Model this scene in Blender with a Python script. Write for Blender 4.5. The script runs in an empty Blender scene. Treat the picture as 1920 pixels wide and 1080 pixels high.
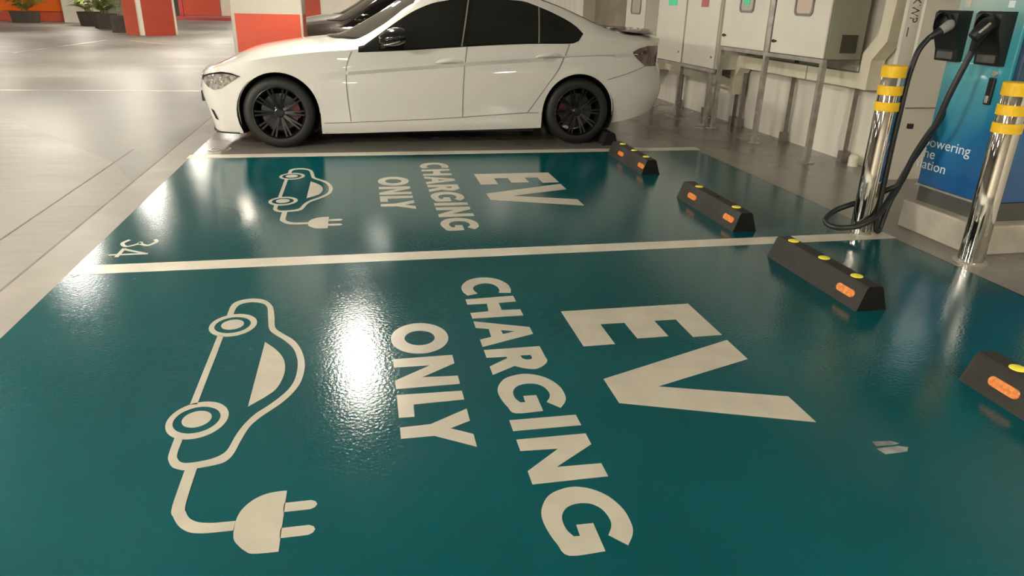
import bpy, bmesh, math, random
from mathutils import Vector, Matrix
random.seed(7)
C = bpy.context.scene.collection
SC = bpy.context.scene
PI = math.pi

# ------------------------------------------------------------------ camera, world, exposure
def make_camera():
    yaw, pit, rol, f = 0.208721496, 0.380610471, 0.0251887274, 1339.046
    fwd = Vector((math.sin(yaw)*math.cos(pit), math.cos(yaw)*math.cos(pit), -math.sin(pit)))
    rt = Vector((math.cos(yaw), -math.sin(yaw), 0)); up = rt.cross(fwd)
    c, s = math.cos(rol), math.sin(rol)
    r2 = c*rt + s*up; u2 = -s*rt + c*up
    cd = bpy.data.cameras.new('camera'); co = bpy.data.objects.new('camera', cd); C.objects.link(co)
    m = Matrix((r2, u2, -fwd)).transposed().to_4x4(); m.translation = Vector((1.46778, -3.71343, 1.29951))
    co.matrix_world = m
    cd.sensor_width = 36; cd.lens = f/1920*36; cd.clip_start = .05; cd.clip_end = 200
    SC.camera = co
make_camera()
w = bpy.data.worlds.new('world'); SC.world = w; w.use_nodes = True
w.node_tree.nodes['Background'].inputs[0].default_value = (.9, .8, .66, 1)
w.node_tree.nodes['Background'].inputs[1].default_value = .02
SC.view_settings.view_transform = 'Standard'; SC.view_settings.look = 'None'
SC.view_settings.gamma = 1; SC.view_settings.use_curve_mapping = False
SC.view_settings.exposure = 2.63
LAMP_STRENGTH = 15.0
LAMP_COLOR = (1.0, .925, .79)
CEIL = 2.75

# ------------------------------------------------------------------ materials
def mat(name, col, rough=.5, metal=0., spec=.5, coat=0., var=0., vscale=4., bump=0., bscale=20., bdist=.01, emit=None, estr=0., trans=0., bump2=0., b2scale=200., rvar=0., col2=None, stretch=None, coat_rough=.03, detail=4.):
    m = bpy.data.materials.new(name); m.use_nodes = True
    nt = m.node_tree; b = nt.nodes['Principled BSDF']
    b.inputs['Base Color'].default_value = (*col, 1); b.inputs['Roughness'].default_value = rough
    b.inputs['Metallic'].default_value = metal; b.inputs['Specular IOR Level'].default_value = spec
    b.inputs['Coat Weight'].default_value = coat; b.inputs['Coat Roughness'].default_value = coat_rough
    b.inputs['Transmission Weight'].default_value = trans
    if emit: b.inputs['Emission Color'].default_value = (*emit, 1); b.inputs['Emission Strength'].default_value = estr
    if var or bump or rvar or bump2:
        tc = nt.nodes.new('ShaderNodeTexCoord'); src = tc.outputs['Object']
        if stretch:
            mp = nt.nodes.new('ShaderNodeMapping'); mp.inputs['Scale'].default_value = stretch
            nt.links.new(src, mp.inputs[0]); src = mp.outputs[0]
    if var or rvar:
        n = nt.nodes.new('ShaderNodeTexNoise'); n.inputs['Scale'].default_value = vscale; n.inputs['Detail'].default_value = detail
        nt.links.new(src, n.inputs['Vector'])
        if var:
            mx = nt.nodes.new('ShaderNodeMix'); mx.data_type = 'RGBA'
            d = col2 or tuple(c*(1-var) for c in col); u = col if col2 else tuple(min(1, c*(1+var*.5)) for c in col)
            mx.inputs[6].default_value = (*d, 1); mx.inputs[7].default_value = (*u, 1)
            rp = nt.nodes.new('ShaderNodeMapRange'); rp.inputs[1].default_value = .35; rp.inputs[2].default_value = .65
            nt.links.new(n.outputs[0], rp.inputs[0]); nt.links.new(rp.outputs[0], mx.inputs[0])
            nt.links.new(mx.outputs[2], b.inputs['Base Color'])
        if rvar:
            r = nt.nodes.new('ShaderNodeMapRange'); r.inputs[1].default_value = .3; r.inputs[2].default_value = .7
            r.inputs[3].default_value = max(.02, rough-rvar); r.inputs[4].default_value = rough+rvar
            nt.links.new(n.outputs[0], r.inputs[0]); nt.links.new(r.outputs[0], b.inputs['Roughness'])
    last = None
    for st, sc_, dist in ((bump, bscale, bdist), (bump2, b2scale, .002)):
        if st:
            n2 = nt.nodes.new('ShaderNodeTexNoise'); n2.inputs['Scale'].default_value = sc_; n2.inputs['Detail'].default_value = 3
            nt.links.new(src, n2.inputs['Vector'])
            bp = nt.nodes.new('ShaderNodeBump'); bp.inputs['Strength'].default_value = st; bp.inputs['Distance'].default_value = dist
            nt.links.new(n2.outputs[0], bp.inputs['Height'])
            if last: nt.links.new(last, bp.inputs['Normal'])
            last = bp.outputs[0]
    if last: nt.links.new(last, b.inputs['Normal'])
    return m

M = {}
M['concrete_floor'] = mat('concrete_floor', (.20, .187, .17), .48, spec=.4, var=.12, vscale=.7, bump=.6, bscale=3.0, bdist=.02, bump2=.3, b2scale=60, rvar=.08, stretch=(.5, 2.4, 1))
M['dark_concrete'] = mat('dark_concrete', (.21, .195, .17), .25, spec=.5, var=.14, vscale=1.3, bump=.08, bscale=5, bdist=.006, bump2=.15, b2scale=90, rvar=.05)
M['bay_concrete'] = mat('bay_concrete', (.20, .188, .168), .2, spec=.5, var=.12, vscale=1.4, bump=.08, bscale=5, bdist=.006, rvar=.04)
M['strip_concrete'] = mat('strip_concrete', (.22, .20, .178), .4, spec=.3, var=.15, vscale=2, bump=.2, bscale=6, bdist=.006)
M['teal_paint'] = mat('teal_paint', (.0004, .063, .073), .12, spec=.42, var=.12, vscale=1.3, bump=.05, bscale=2.2, bdist=.01, bump2=.36, b2scale=75, rvar=.03)
M['white_paint'] = mat('white_floor_paint', (.42, .39, .32), .3, spec=.4, var=.08, vscale=9, bump=.1, bscale=60, bdist=.002)
M['line_paint'] = mat('line_paint', (.54, .50, .42), .28, spec=.4, var=.1, vscale=7, bump=.1, bscale=50, bdist=.002)
M['faded_paint'] = mat('faded_line_paint', (.52, .46, .34), .3, var=.4, vscale=3)
M['grey_mark'] = mat('grey_mark_paint', (.23, .24, .23), .45, var=.5, vscale=14)  # mottled grey for the bars laid over the teal
M['wall'] = mat('white_wall_paint', (.80, .76, .67), .55, var=.12, vscale=1.2, bump=.1, bscale=30, bdist=.003, stretch=(1, 3, .5))
M['brown_wall'] = mat('aged_wall', (.30, .25, .18), .6, var=.3, vscale=1.5)
M['ceiling'] = mat('ceiling_concrete', (.52, .49, .44), .8, var=.2, vscale=1.5)
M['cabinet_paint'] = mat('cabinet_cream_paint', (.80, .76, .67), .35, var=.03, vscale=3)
M['cabinet_side'] = mat('cabinet_shade_grey', (.36, .36, .28), .4, var=.05, vscale=3)  # greyer than the cream door: the side's shade is in the colour
M['galv'] = mat('galvanised_steel', (.50, .48, .43), .4, metal=.55, var=.25, vscale=12)
M['dark_steel'] = mat('dark_steel', (.25, .23, .20), .45, metal=.4, var=.2, vscale=12)
M['duct'] = mat('cream_duct_paint', (.76, .71, .55), .45, var=.08, vscale=5)
M['pipe'] = mat('white_pipe_paint', (.80, .76, .66), .35, var=.06, vscale=5)
M['black_plastic'] = mat('black_plastic', (.012, .012, .012), .35, spec=.5)
M['black_text'] = mat('black_stencil', (.05, .045, .04), .6)
M['rubber'] = mat('stop_rubber', (.024, .022, .019), .6, spec=.3, var=.25, vscale=12, bump=.15, bscale=80, bdist=.002)
M['rubber_end'] = mat('stop_end_rubber', (.007, .007, .006), .6, spec=.2)
M['yellow'] = mat('yellow_reflector', (.80, .70, .06), .25)
M['orange_refl'] = mat('orange_reflector', (.74, .22, .03), .3, var=.35, vscale=60)
M['yellow_band'] = mat('yellow_reflective_tape', (.92, .56, .01), .35, var=.08, vscale=30)
M['chrome'] = mat('stainless_steel', (.52, .50, .46), .05, metal=1., bump=.03, bscale=120, bdist=.001)
M['cable'] = mat('cable_rubber', (.018, .019, .02), .38)
M['plug_grey'] = mat('grey_plug', (.38, .38, .33), .4)
M['plinth'] = mat('plinth_concrete', (.48, .44, .37), .65, var=.25, vscale=5, bump=.3, bscale=30, bdist=.006)
M['kick'] = mat('charcoal_kickplate', (.085, .085, .08), .4)
M['navy'] = mat('navy_shell', (.018, .06, .13), .25, coat=.3)
M['white_print'] = mat('white_print', (.75, .85, .88), .4)
M['car_white'] = mat('white_car_paint', (.66, .65, .61), .32, spec=.5, coat=1., coat_rough=.02)
M['car_black'] = mat('black_car_paint', (.05, .032, .026), .22, metal=.4, coat=1., coat_rough=.03)
M['car_silver'] = mat('silver_car_paint', (.62, .60, .57), .28, metal=.55, coat=1., coat_rough=.03)
M['car_glass'] = mat('tinted_glass', (.008, .009, .008), .06, spec=.6)
M['screen_glass'] = mat('windscreen_glass', (.05, .047, .04), .05, spec=.8)
M['car_black_trim'] = mat('gloss_black_trim', (.008, .008, .008), .12, spec=.5)
M['seam'] = mat('door_gap', (.17, .155, .13), .7)
M['joint'] = mat('floor_joint_filler', (.13, .115, .095), .6, var=.3, vscale=6)
M['cup'] = mat('handle_recess_shade', (.50, .47, .42), .3, coat=1.)  # greyed body paint: the handle hollow's shade is put into the colour
M['tyre'] = mat('tyre_rubber', (.008, .008, .007), .55, bump=.2, bscale=90, bdist=.002)
M['rim'] = mat('black_alloy', (.006, .006, .0065), .22, spec=.6)
M['disc'] = mat('brake_disc', (.10, .10, .10), .4, metal=.8)
M['caliper'] = mat('red_caliper', (.12, .010, .010), .3)
M['lamp_glass'] = mat('headlamp_lens', (.50, .46, .43), .08, spec=.8, metal=.4, var=.6, vscale=30)
M['lamp_chrome'] = mat('headlamp_chrome', (.8, .78, .74), .08, metal=1.)
M['tail_glass'] = mat('tail_lamp_lens', (.065, .02, .012), .08, spec=.7, coat=.6)
M['bright_satin'] = mat('glint_and_cup_satin', (.35, .33, .30), .3, metal=.6)  # pillar strips: door edge reflections as bright colour; also dark cars' handle cups
M['well'] = mat('wheel_well_liner', (.006, .006, .006), .9)
M['orange_shaded'] = mat('orange_shaded_paint', (.42, .055, .026), .4, var=.06, vscale=3)  # column's orange darkened: its front face's shade put into the colour
M['orange'] = mat('orange_column_paint', (.43, .055, .024), .4, var=.06, vscale=3)
M['grey_col'] = mat('column_grey_paint', (.36, .335, .29), .45, var=.06, vscale=3)
M['salmon'] = mat('salmon_and_lit_orange', (.62, .10, .05), .4, var=.06, vscale=3)  # column's orange lightened as its lit face; plain salmon elsewhere
M['vivid_orange'] = mat('vivid_orange_panel', (.92, .17, .005), .4)
M['pink_red'] = mat('pinkish_red_paint', (.55, .08, .08), .5)
M['offwhite'] = mat('offwhite_paint', (.72, .67, .58), .5, var=.06, vscale=2)
M['planter'] = mat('planter_dark_fibre', (.075, .06, .05), .6, var=.15, vscale=8)
M['planter_light'] = mat('planter_grey_fibre', (.42, .38, .33), .6)
M['soil'] = mat('potting_soil', (.05, .035, .02), .9)
M['leaf'] = mat('palm_leaf', (.20, .25, .04), .45, var=.4, vscale=6)
M['stem'] = mat('palm_stem', (.34, .30, .13), .5, var=.3, vscale=8)
M['lamp_body'] = mat('lamp_housing', (.6, .6, .58), .4)
M['lamp_glow_bright'] = mat('bright_lamp_diffuser', (.9, .9, .9), .5, emit=LAMP_COLOR, estr=LAMP_STRENGTH*7)
M['lamp_glow_mid'] = mat('mid_lamp_diffuser', (.9, .9, .9), .5, emit=LAMP_COLOR, estr=LAMP_STRENGTH*1.6)
M['lamp_glow_soft'] = mat('soft_lamp_diffuser', (.9, .9, .9), .5, emit=LAMP_COLOR, estr=LAMP_STRENGTH*1.0)
M['lamp_glow_dim'] = mat('dim_lamp_diffuser', (.9, .9, .9), .5, emit=LAMP_COLOR, estr=LAMP_STRENGTH*.5)
M['lamp_glow'] = mat('lamp_diffuser', (.9, .9, .9), .5, emit=LAMP_COLOR, estr=LAMP_STRENGTH)
M['green_led'] = mat('green_indicator', (.03, .33, .16), .4, emit=(.04, .8, .38), estr=.06)
M['red_label'] = mat('red_label', (.55, .16, .14), .5)
M['pale_glass'] = mat('pale_window', (.58, .58, .49), .15)
M['pink_glass'] = mat('pinkish_dial', (.68, .54, .47), .25)
M['vent'] = mat('vent_mesh', (.07, .065, .04), .6, bump=.8, bscale=250, bdist=.003)
M['plate'] = mat('black_number_plate', (.01, .01, .01), .4)

def wrap_mat():
    m = bpy.data.materials.new('charger_wrap'); m.use_nodes = True; nt = m.node_tree; b = nt.nodes['Principled BSDF']
    tc = nt.nodes.new('ShaderNodeTexCoord'); sx = nt.nodes.new('ShaderNodeSeparateXYZ'); nt.links.new(tc.outputs['Object'], sx.inputs[0])
    n = nt.nodes.new('ShaderNodeTexNoise'); n.inputs['Scale'].default_value = 2.5; nt.links.new(tc.outputs['Object'], n.inputs['Vector'])
    ad = nt.nodes.new('ShaderNodeMath'); ad.operation = 'MULTIPLY_ADD'; ad.inputs[1].default_value = .25
    nt.links.new(n.outputs[0], ad.inputs[0]); nt.links.new(sx.outputs['Z'], ad.inputs[2])
    ad2 = nt.nodes.new('ShaderNodeMath'); ad2.operation = 'MULTIPLY_ADD'; ad2.inputs[1].default_value = .45
    nt.links.new(sx.outputs['Y'], ad2.inputs[0]); nt.links.new(ad.outputs[0], ad2.inputs[2])
    cr = nt.nodes.new('ShaderNodeValToRGB'); e = cr.color_ramp.elements
    mr = nt.nodes.new('ShaderNodeMapRange'); mr.inputs[1].default_value = .2; mr.inputs[2].default_value = 1.34
    nt.links.new(ad2.outputs[0], mr.inputs[0]); nt.links.new(mr.outputs[0], cr.inputs[0])
    e[0].position = .0; e[0].color = (.014, .10, .30, 1)
    e[1].position = 1.; e[1].color = (.42, .53, .49, 1)
    for pos, c in ((.22, (.014, .15, .36, 1)), (.45, (.03, .29, .42, 1)), (.70, (.07, .38, .45, 1)), (.84, (.28, .50, .49, 1))):
        k = cr.color_ramp.elements.new(pos); k.color = c
    nt.links.new(cr.outputs[0], b.inputs['Base Color']); b.inputs['Roughness'].default_value = .22; b.inputs['Coat Weight'].default_value = .3
    return m
M['wrap'] = wrap_mat()
def scuffs(m, col, scale, lo, hi, stretch):
    """sparse worn flecks over the paint"""
    nt = m.node_tree; b = nt.nodes['Principled BSDF']; lk = b.inputs['Base Color'].links[0]; src = lk.from_socket
    tc = nt.nodes.new('ShaderNodeTexCoord'); mp = nt.nodes.new('ShaderNodeMapping'); mp.inputs['Scale'].default_value = stretch
    mp.inputs['Rotation'].default_value = (0, 0, .5)
    n = nt.nodes.new('ShaderNodeTexNoise'); n.inputs['Scale'].default_value = scale; n.inputs['Detail'].default_value = 5; n.inputs['Roughness'].default_value = .6
    r = nt.nodes.new('ShaderNodeMapRange'); r.inputs[1].default_value = lo; r.inputs[2].default_value = hi
    mx = nt.nodes.new('ShaderNodeMix'); mx.data_type = 'RGBA'; mx.inputs[7].default_value = (*col, 1)
    nt.links.new(tc.outputs['Object'], mp.inputs[0]); nt.links.new(mp.outputs[0], n.inputs['Vector']); nt.links.new(n.outputs[0], r.inputs[0])
    nt.links.new(r.outputs[0], mx.inputs[0]); nt.links.new(src, mx.inputs[6]); nt.links.new(mx.outputs[2], b.inputs['Base Color'])
scuffs(M['teal_paint'], (.16, .22, .21), 3.2, .715, .76, (1, 1.8, 1))
M['slab'] = mat('smooth_grey_concrete', (.135, .128, .118), .42, spec=.4, var=.08, vscale=1.5, bump=.2, bscale=4, bdist=.008)

# ------------------------------------------------------------------ helpers
def mesh_obj(name, verts, faces, m, parent=None, smooth=False, loc=None):
    me = bpy.data.meshes.new(name); me.from_pydata([tuple(v) for v in verts], [], faces); me.update()
    o = bpy.data.objects.new(name, me); C.objects.link(o)
    if m: me.materials.append(M[m] if isinstance(m, str) else m)
    if smooth:
        for p in me.polygons: p.use_smooth = True
    if parent: o.parent = parent
    if loc: o.location = loc
    return o
class MB:
    def __init__(s): s.v = []; s.f = []
    def add(s, v, f):
        k = len(s.v); s.v += [tuple(x) for x in v]; s.f += [tuple(i+k for i in q) for q in f]; return s
    def box(s, x0, x1, y0, y1, z0, z1, bev=0.):
        if bev:
            bm = bmesh.new(); bmesh.ops.create_cube(bm, size=1)
            for v in bm.verts: v.co = Vector(((x0+x1)/2+v.co.x*(x1-x0), (y0+y1)/2+v.co.y*(y1-y0), (z0+z1)/2+v.co.z*(z1-z0)))
            bmesh.ops.bevel(bm, geom=bm.edges[:], offset=bev, segments=2, profile=.5, affect='EDGES')
            bm.verts.index_update()
            s.add([v.co[:] for v in bm.verts], [[v.index for v in f.verts] for f in bm.faces]); bm.free(); return s
        v = [(x, y, z) for z in (z0, z1) for y in (y0, y1) for x in (x0, x1)]
        return s.add(v, [(0, 2, 3, 1), (4, 5, 7, 6), (0, 1, 5, 4), (2, 6, 7, 3), (0, 4, 6, 2), (1, 3, 7, 5)])
    def prism(s, poly, axis, a, b):
        n = len(poly)
        def P(q, t): return {'x': (t, q[0], q[1]), 'y': (q[0], t, q[1]), 'z': (q[0], q[1], t)}[axis]
        v = [P(q, a) for q in poly]+[P(q, b) for q in poly]
        return s.add(v, [tuple(range(n))[::-1], tuple(range(n, 2*n))]+[(i, (i+1) % n, n+(i+1) % n, n+i) for i in range(n)])
    def lathe(s, prof, org, axis='z', n=32, closed=False):
        k = len(prof); v = []; f = []
        for i in range(n):
            a = 2*PI*i/n; c, d = math.cos(a), math.sin(a)
            for r, h in prof:
                q = {'z': (r*c, r*d, h), 'y': (r*c, h, r*d), 'x': (h, r*c, r*d)}[axis]
                v.append((org[0]+q[0], org[1]+q[1], org[2]+q[2]))
        for i in range(n):
            j = (i+1) % n
            for t in range(k-1): f.append((i*k+t, j*k+t, j*k+t+1, i*k+t+1))
        return s.add(v, f)
    def tube(s, pts, r, n=10, rf=None, cap=True):
        pts = [Vector(p) for p in pts]; K = len(pts); v = []; f = []; nrm = None
        for i, p in enumerate(pts):
            t = (pts[min(i+1, K-1)]-pts[max(i-1, 0)]).normalized()
            if nrm is None:
                nrm = t.orthogonal().normalized()
            nrm = (nrm - t*nrm.dot(t)).normalized(); b = t.cross(nrm)
            rr = rf(i/(K-1)) if rf else r
            for q in range(n):
                a = 2*PI*q/n; v.append(p+rr*(math.cos(a)*nrm+math.sin(a)*b))
        for i in range(K-1):
            for q in range(n): f.append((i*n+q, i*n+(q+1) % n, (i+1)*n+(q+1) % n, (i+1)*n+q))
        if cap: f.append(tuple(range(n))[::-1]); f.append(tuple(range((K-1)*n, K*n)))
        return s.add(v, f)
    def build(s, name, m, parent=None, smooth=False, loc=None, auto=None):
        o = mesh_obj(name, s.v, s.f, m, parent, smooth or auto is not None, loc)
        if auto is not None:
            bm = bmesh.new(); bm.from_mesh(o.data); bmesh.ops.remove_doubles(bm, verts=bm.verts, dist=1e-5)
            for e in bm.edges:
                if len(e.link_faces) == 2 and e.calc_face_angle(0) > auto: e.smooth = False
            bmesh.ops.recalc_face_normals(bm, faces=bm.faces); bm.to_mesh(o.data); bm.free()
        return o
def catmull(P, k=8, closed=False):
    P = [Vector(p) for p in P]; n = len(P); out = []
    for i in range(n if closed else n-1):
        p1, p2 = P[i], P[(i+1) % n]
        p0 = P[i-1] if (i > 0 or closed) else p1*2-p2
        p3 = P[(i+2) % n] if (i+2 < n or closed) else p2*2-p1
        for j in range(k):
            t = j/k
            out.append(.5*((2*p1)+(p2-p0)*t+(2*p0-5*p1+4*p2-p3)*t*t+(3*p1-p0-3*p2+p3)*t**3))
    if not closed: out.append(P[-1])
    return out
def tag(o, label, cat, group=None):
    o['label'] = label; o['category'] = cat
    if group: o['group'] = group
    return o
def thing(name, label, cat, loc=(0, 0, 0), rz=0., group=None):
    o = bpy.data.objects.new(name, None); C.objects.link(o); o.location = loc; o.rotation_euler = (0, 0, rz); o.empty_display_size = .1
    return tag(o, label, cat, group)
def struct(o): o['kind'] = 'structure'; return o
def copy_tree(o, parent=None):
    c = o.copy(); C.objects.link(c)
    if parent: c.parent = parent
    for ch in list(o.children): copy_tree(ch, c)
    return c
def lerp(a, b, t): return a+(b-a)*t
def pw(pts):
    """smooth monotone interpolation through (x, y) points"""
    X = [p[0] for p in pts]; Y = [p[1] for p in pts]; n = len(X)
    d = [(Y[i+1]-Y[i])/(X[i+1]-X[i]) for i in range(n-1)]
    m = [d[0]]+[0 if d[i-1]*d[i] <= 0 else 2*d[i-1]*d[i]/(d[i-1]+d[i]) for i in range(1, n-1)]+[d[-1]]
    def f(x):
        if x <= X[0]: return Y[0]
        if x >= X[-1]: return Y[-1]
        i = 0
        while x > X[i+1]: i += 1
        h = X[i+1]-X[i]; t = (x-X[i])/h
        return (2*t**3-3*t*t+1)*Y[i]+(t**3-2*t*t+t)*h*m[i]+(-2*t**3+3*t*t)*Y[i+1]+(t**3-t*t)*h*m[i+1]
    return f
def flat_shape(name, loops, m, parent=None, z=.0015, th=.0012, conv=None):
    """flat painted shape with holes; loops in reading coords (u, v) -> world (x=v, y=-u)"""
    cu = bpy.data.curves.new(name, 'CURVE'); cu.dimensions = '2D'; cu.fill_mode = 'BOTH'; cu.extrude = th/2
    for lp in loops:
        sp = cu.splines.new('POLY'); sp.points.add(len(lp)-1); sp.use_cyclic_u = True
        for q, (u, v) in zip(sp.points, lp):
            x, y = (v, -u) if conv is None else conv(u, v)
            q.co = (x, y, 0, 1)
    t = bpy.data.objects.new('tmp', cu); C.objects.link(t)
    dg = bpy.context.evaluated_depsgraph_get(); me = bpy.data.meshes.new_from_object(t.evaluated_get(dg)); me.name = name
    bpy.data.objects.remove(t); bpy.data.curves.remove(cu)
    for v in me.vertices: v.co.z += z+th/2
    me.materials.clear(); me.materials.append(M[m])
    o = bpy.data.objects.new(name, me); C.objects.link(o)
    if parent: o.parent = parent
    return o
def text_mesh(s, size=1.):
    cu = bpy.data.curves.new('t', 'FONT'); cu.body = s; cu.size = size; cu.extrude = .001
    t = bpy.data.objects.new('t', cu); C.objects.link(t)
    dg = bpy.context.evaluated_depsgraph_get(); me = bpy.data.meshes.new_from_object(t.evaluated_get(dg))
    bpy.data.objects.remove(t); bpy.data.curves.remove(cu); return me

# ------------------------------------------------------------------ structure
WX = 5.86                      # face of the long wall behind the bays
struct(MB().box(-24, 7.5, -9, 50, -.2, 0).build('floor', 'concrete_floor'))
struct(MB().box(-24, 7.5, -9, 50, CEIL, CEIL+.2).build('ceiling', 'ceiling'))
wr = MB(); wr.box(WX, 7.5, 1.40, 8.40, 0, CEIL); wr.box(6.08, 7.5, -9, 1.40, 0, CEIL); wr.box(WX, 7.5, 10.9, 50, 0, CEIL); wr.box(5.72, WX, 1.40, 1.62, 0, CEIL)
struct(wr.build('wall_right', 'wall'))
lw = MB(); lw.box(WX+.25, 7.5, 8.40, 10.9, 0, CEIL); lw.box(WX, WX+.25, 8.40, 10.9, 0, .93)
struct(lw.build('wall_recess', 'brown_wall'))
struct(MB().box(-24.2, -24, -9, 50, 0, CEIL).build('wall_left', 'offwhite'))
struct(MB().box(-24, 7.5, 46, 46.2, 0, CEIL).build('wall_far', 'offwhite'))
struct(MB().box(-24, 7.5, -9.2, -9, 0, CEIL).build('wall_near', 'offwhite'))
# darker apron between the bays and the wall, and the smoother strip along the driveway edge
struct(MB().box(4.64, 6.08, -6, 12, 0, .0015).build('floor_apron', 'dark_concrete'))
struct(MB().box(-.215, 0, -6, 12, 0, .0012).build('floor_strip', 'strip_concrete'))
struct(MB().box(0, 4.64, 2.885, 12, 0, .001).build('floor_bay', 'bay_concrete'))
struct(MB().box(0, 4.645, -6, 2.84, 0, .0015).build('floor_paint', 'teal_paint'))
struct(MB().prism([(-.228, 1.9), (-.228, 9.5), (-4.2, 9.5), (-2.5, 5.4), (-.56, 2.65)], 'z', 0, .001).build('floor_slab', 'slab'))
j = MB(); j.box(-.228, -.215, -6, 12, 0, .0018); j.box(-.56, -.548, -6, 3.2, 0, .0018)
struct(j.build('floor_joint', 'joint'))

# ------------------------------------------------------------------ painted lines and stencils
tag(flat_shape('painted_line', [[(-.065, .01), (.065, .01), (.065, 4.66), (-.062, 4.66)]], 'line_paint'), 'long white line dividing the two teal charging bays', 'painted line')
tag(flat_shape('painted_line', [[(-2.90, -.02), (-2.755, -.02), (-2.755, 4.69), (-2.90, 4.69)]], 'line_paint'), 'white line between the far teal bay and the white car', 'painted line')
GL = {"C":[[0.602,2.121],[0.591,2.065],[0.557,2.074],[0.51,2.07],[0.474,2.051],[0.461,2.026],[0.465,1.994],[0.486,1.966],[0.513,1.952],[0.548,1.951],[0.588,1.962],[0.607,1.912],[0.561,1.897],[0.512,1.895],[0.467,1.906],[0.417,1.936],[0.388,1.975],[0.381,2.022],[0.394,2.065],[0.434,2.104],[0.492,2.128],[0.558,2.131]],"H":[[0.652,1.895],[0.64,2.125],[0.71,2.125],[0.716,2.041],[0.799,2.04],[0.803,2.125],[0.871,2.125],[0.871,1.895],[0.812,1.895],[0.804,1.979],[0.713,1.986],[0.713,1.895]],"A":[[0.903,1.895],[0.996,2.125],[1.064,2.125],[1.152,1.895],[1.086,1.895],[1.067,1.946],[0.987,1.948],[0.969,1.895]],"A_":[[1.007,1.996],[1.027,2.058],[1.048,1.999]],"R":[[1.183,1.895],[1.182,2.125],[1.27,2.125],[1.311,2.125],[1.345,2.102],[1.367,2.071],[1.365,2.045],[1.352,2.017],[1.332,1.99],[1.389,1.895],[1.323,1.895],[1.266,1.974],[1.251,1.975],[1.248,1.895]],"R_":[[1.25,2.029],[1.25,2.071],[1.274,2.073],[1.288,2.066],[1.29,2.048],[1.277,2.033]],"G":[[1.657,2.086],[1.611,2.048],[1.583,2.065],[1.553,2.072],[1.512,2.065],[1.484,2.044],[1.474,2.013],[1.48,1.979],[1.501,1.955],[1.533,1.943],[1.572,1.944],[1.601,1.956],[1.602,1.973],[1.559,1.975],[1.56,2.022],[1.667,2.021],[1.666,1.925],[1.62,1.906],[1.568,1.894],[1.515,1.891],[1.472,1.902],[1.43,1.929],[1.408,1.967],[1.401,2.015],[1.421,2.063],[1.462,2.1],[1.521,2.122],[1.583,2.123],[1.62,2.112]],"I":[[1.707,1.895],[1.709,2.125],[1.774,2.125],[1.771,1.895]],"N":[[1.822,1.895],[1.824,2.125],[1.886,2.125],[1.984,1.985],[1.988,2.125],[2.053,2.125],[2.052,1.895],[1.989,1.895],[1.891,2.016],[1.884,1.895]],"N2":[[1.207,1.534],[1.205,1.765],[1.275,1.765],[1.367,1.634],[1.376,1.765],[1.437,1.765],[1.438,1.534],[1.377,1.534],[1.277,1.673],[1.272,1.534]],"L":[[1.482,1.534],[1.488,1.765],[1.549,1.765],[1.555,1.588],[1.634,1.586],[1.631,1.534]],"Y":[[1.692,1.534],[1.688,1.634],[1.611,1.765],[1.687,1.765],[1.723,1.696],[1.768,1.765],[1.84,1.765],[1.757,1.64],[1.756,1.534]],"E":[[0.853,2.303],[0.853,2.922],[1.195,2.922],[1.195,2.79],[1.013,2.79],[1.013,2.688],[1.173,2.688],[1.173,2.549],[1.013,2.549],[1.013,2.438],[1.21,2.438],[1.21,2.303]],"V":[[1.245,2.92],[1.42,2.92],[1.571,2.479],[1.714,2.92],[1.887,2.92],[1.659,2.298],[1.485,2.298]]}
def smooth_runs(pts, runs, k=4):
    """catmull over the listed index runs, straight elsewhere"""
    out = []; i = 0; n = len(pts); st = {a: b for a, b in runs}
    while i < n:
        if i in st:
            b = st[i]; seq = [pts[q % n] for q in range(i, b+1)]
            out += [tuple(q)[:2] for q in catmull([(a, c, 0) for a, c in seq], k)]
            i = b+1
        else: out.append(tuple(pts[i])); i += 1
    return out
def ell(cu, cv, ru, rv, n=48, ph=0.): return [(cu+ru*math.cos(2*PI*i/n+ph), cv+rv*math.sin(2*PI*i/n+ph)) for i in range(n)]
def shift(lp, du, dv=0.): return [(a+du, b+dv) for a, b in lp]
Cs = smooth_runs(GL['C'], [(1, 10), (11, 21)])
Cs = Cs[:-1] if Cs[-1] == Cs[0] else Cs
g = GL['G']; gr = g[15:]+g[:1]            # outer run ends at the tip
Gs = [tuple(g[0])]+[tuple(q)[:2] for q in catmull([(a, b, 0) for a, b in g[1:12]], 4)]+[tuple(q) for q in g[12:15]]+[tuple(q)[:2] for q in catmull([(a, b, 0) for a, b in gr], 4)][:-1]
Rs = smooth_runs(GL['R'], [(1, 7)])
WORDS = [
    ('EV', [[GL['E']], [GL['V']]]),
    ('CHARGING', [[Cs], [GL['H']], [GL['A'], GL['A_']], [Rs, GL['R_']], [Gs], [GL['I']], [GL['N']], [shift(Gs, .683, -.003)]]),
    ('ONLY', [[ell(1.030, 1.651, .144, .1175), ell(1.0315, 1.651, .0695, .062)], [GL['N2']], [GL['L']], [GL['Y']]])]
OUT = [(0.681,0.842),(0.569,0.844),(0.518,0.872),(0.503,0.928),(0.529,0.983),(0.604,1.024),(0.715,1.044),(0.841,1.060),(0.905,1.096),(0.983,1.149),(1.082,1.184),(1.198,1.203),(1.314,1.200),(1.397,1.180),(1.468,1.146),(1.516,1.112),(1.562,1.079),(1.612,1.055),(1.685,1.040),(1.754,1.029),(1.788,1.014),(1.803,0.990),(1.813,0.935),(1.816,.902),(1.808,.882),(1.793,.862),(1.763,.846),(1.730,.838),(1.635,.835)]
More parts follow.
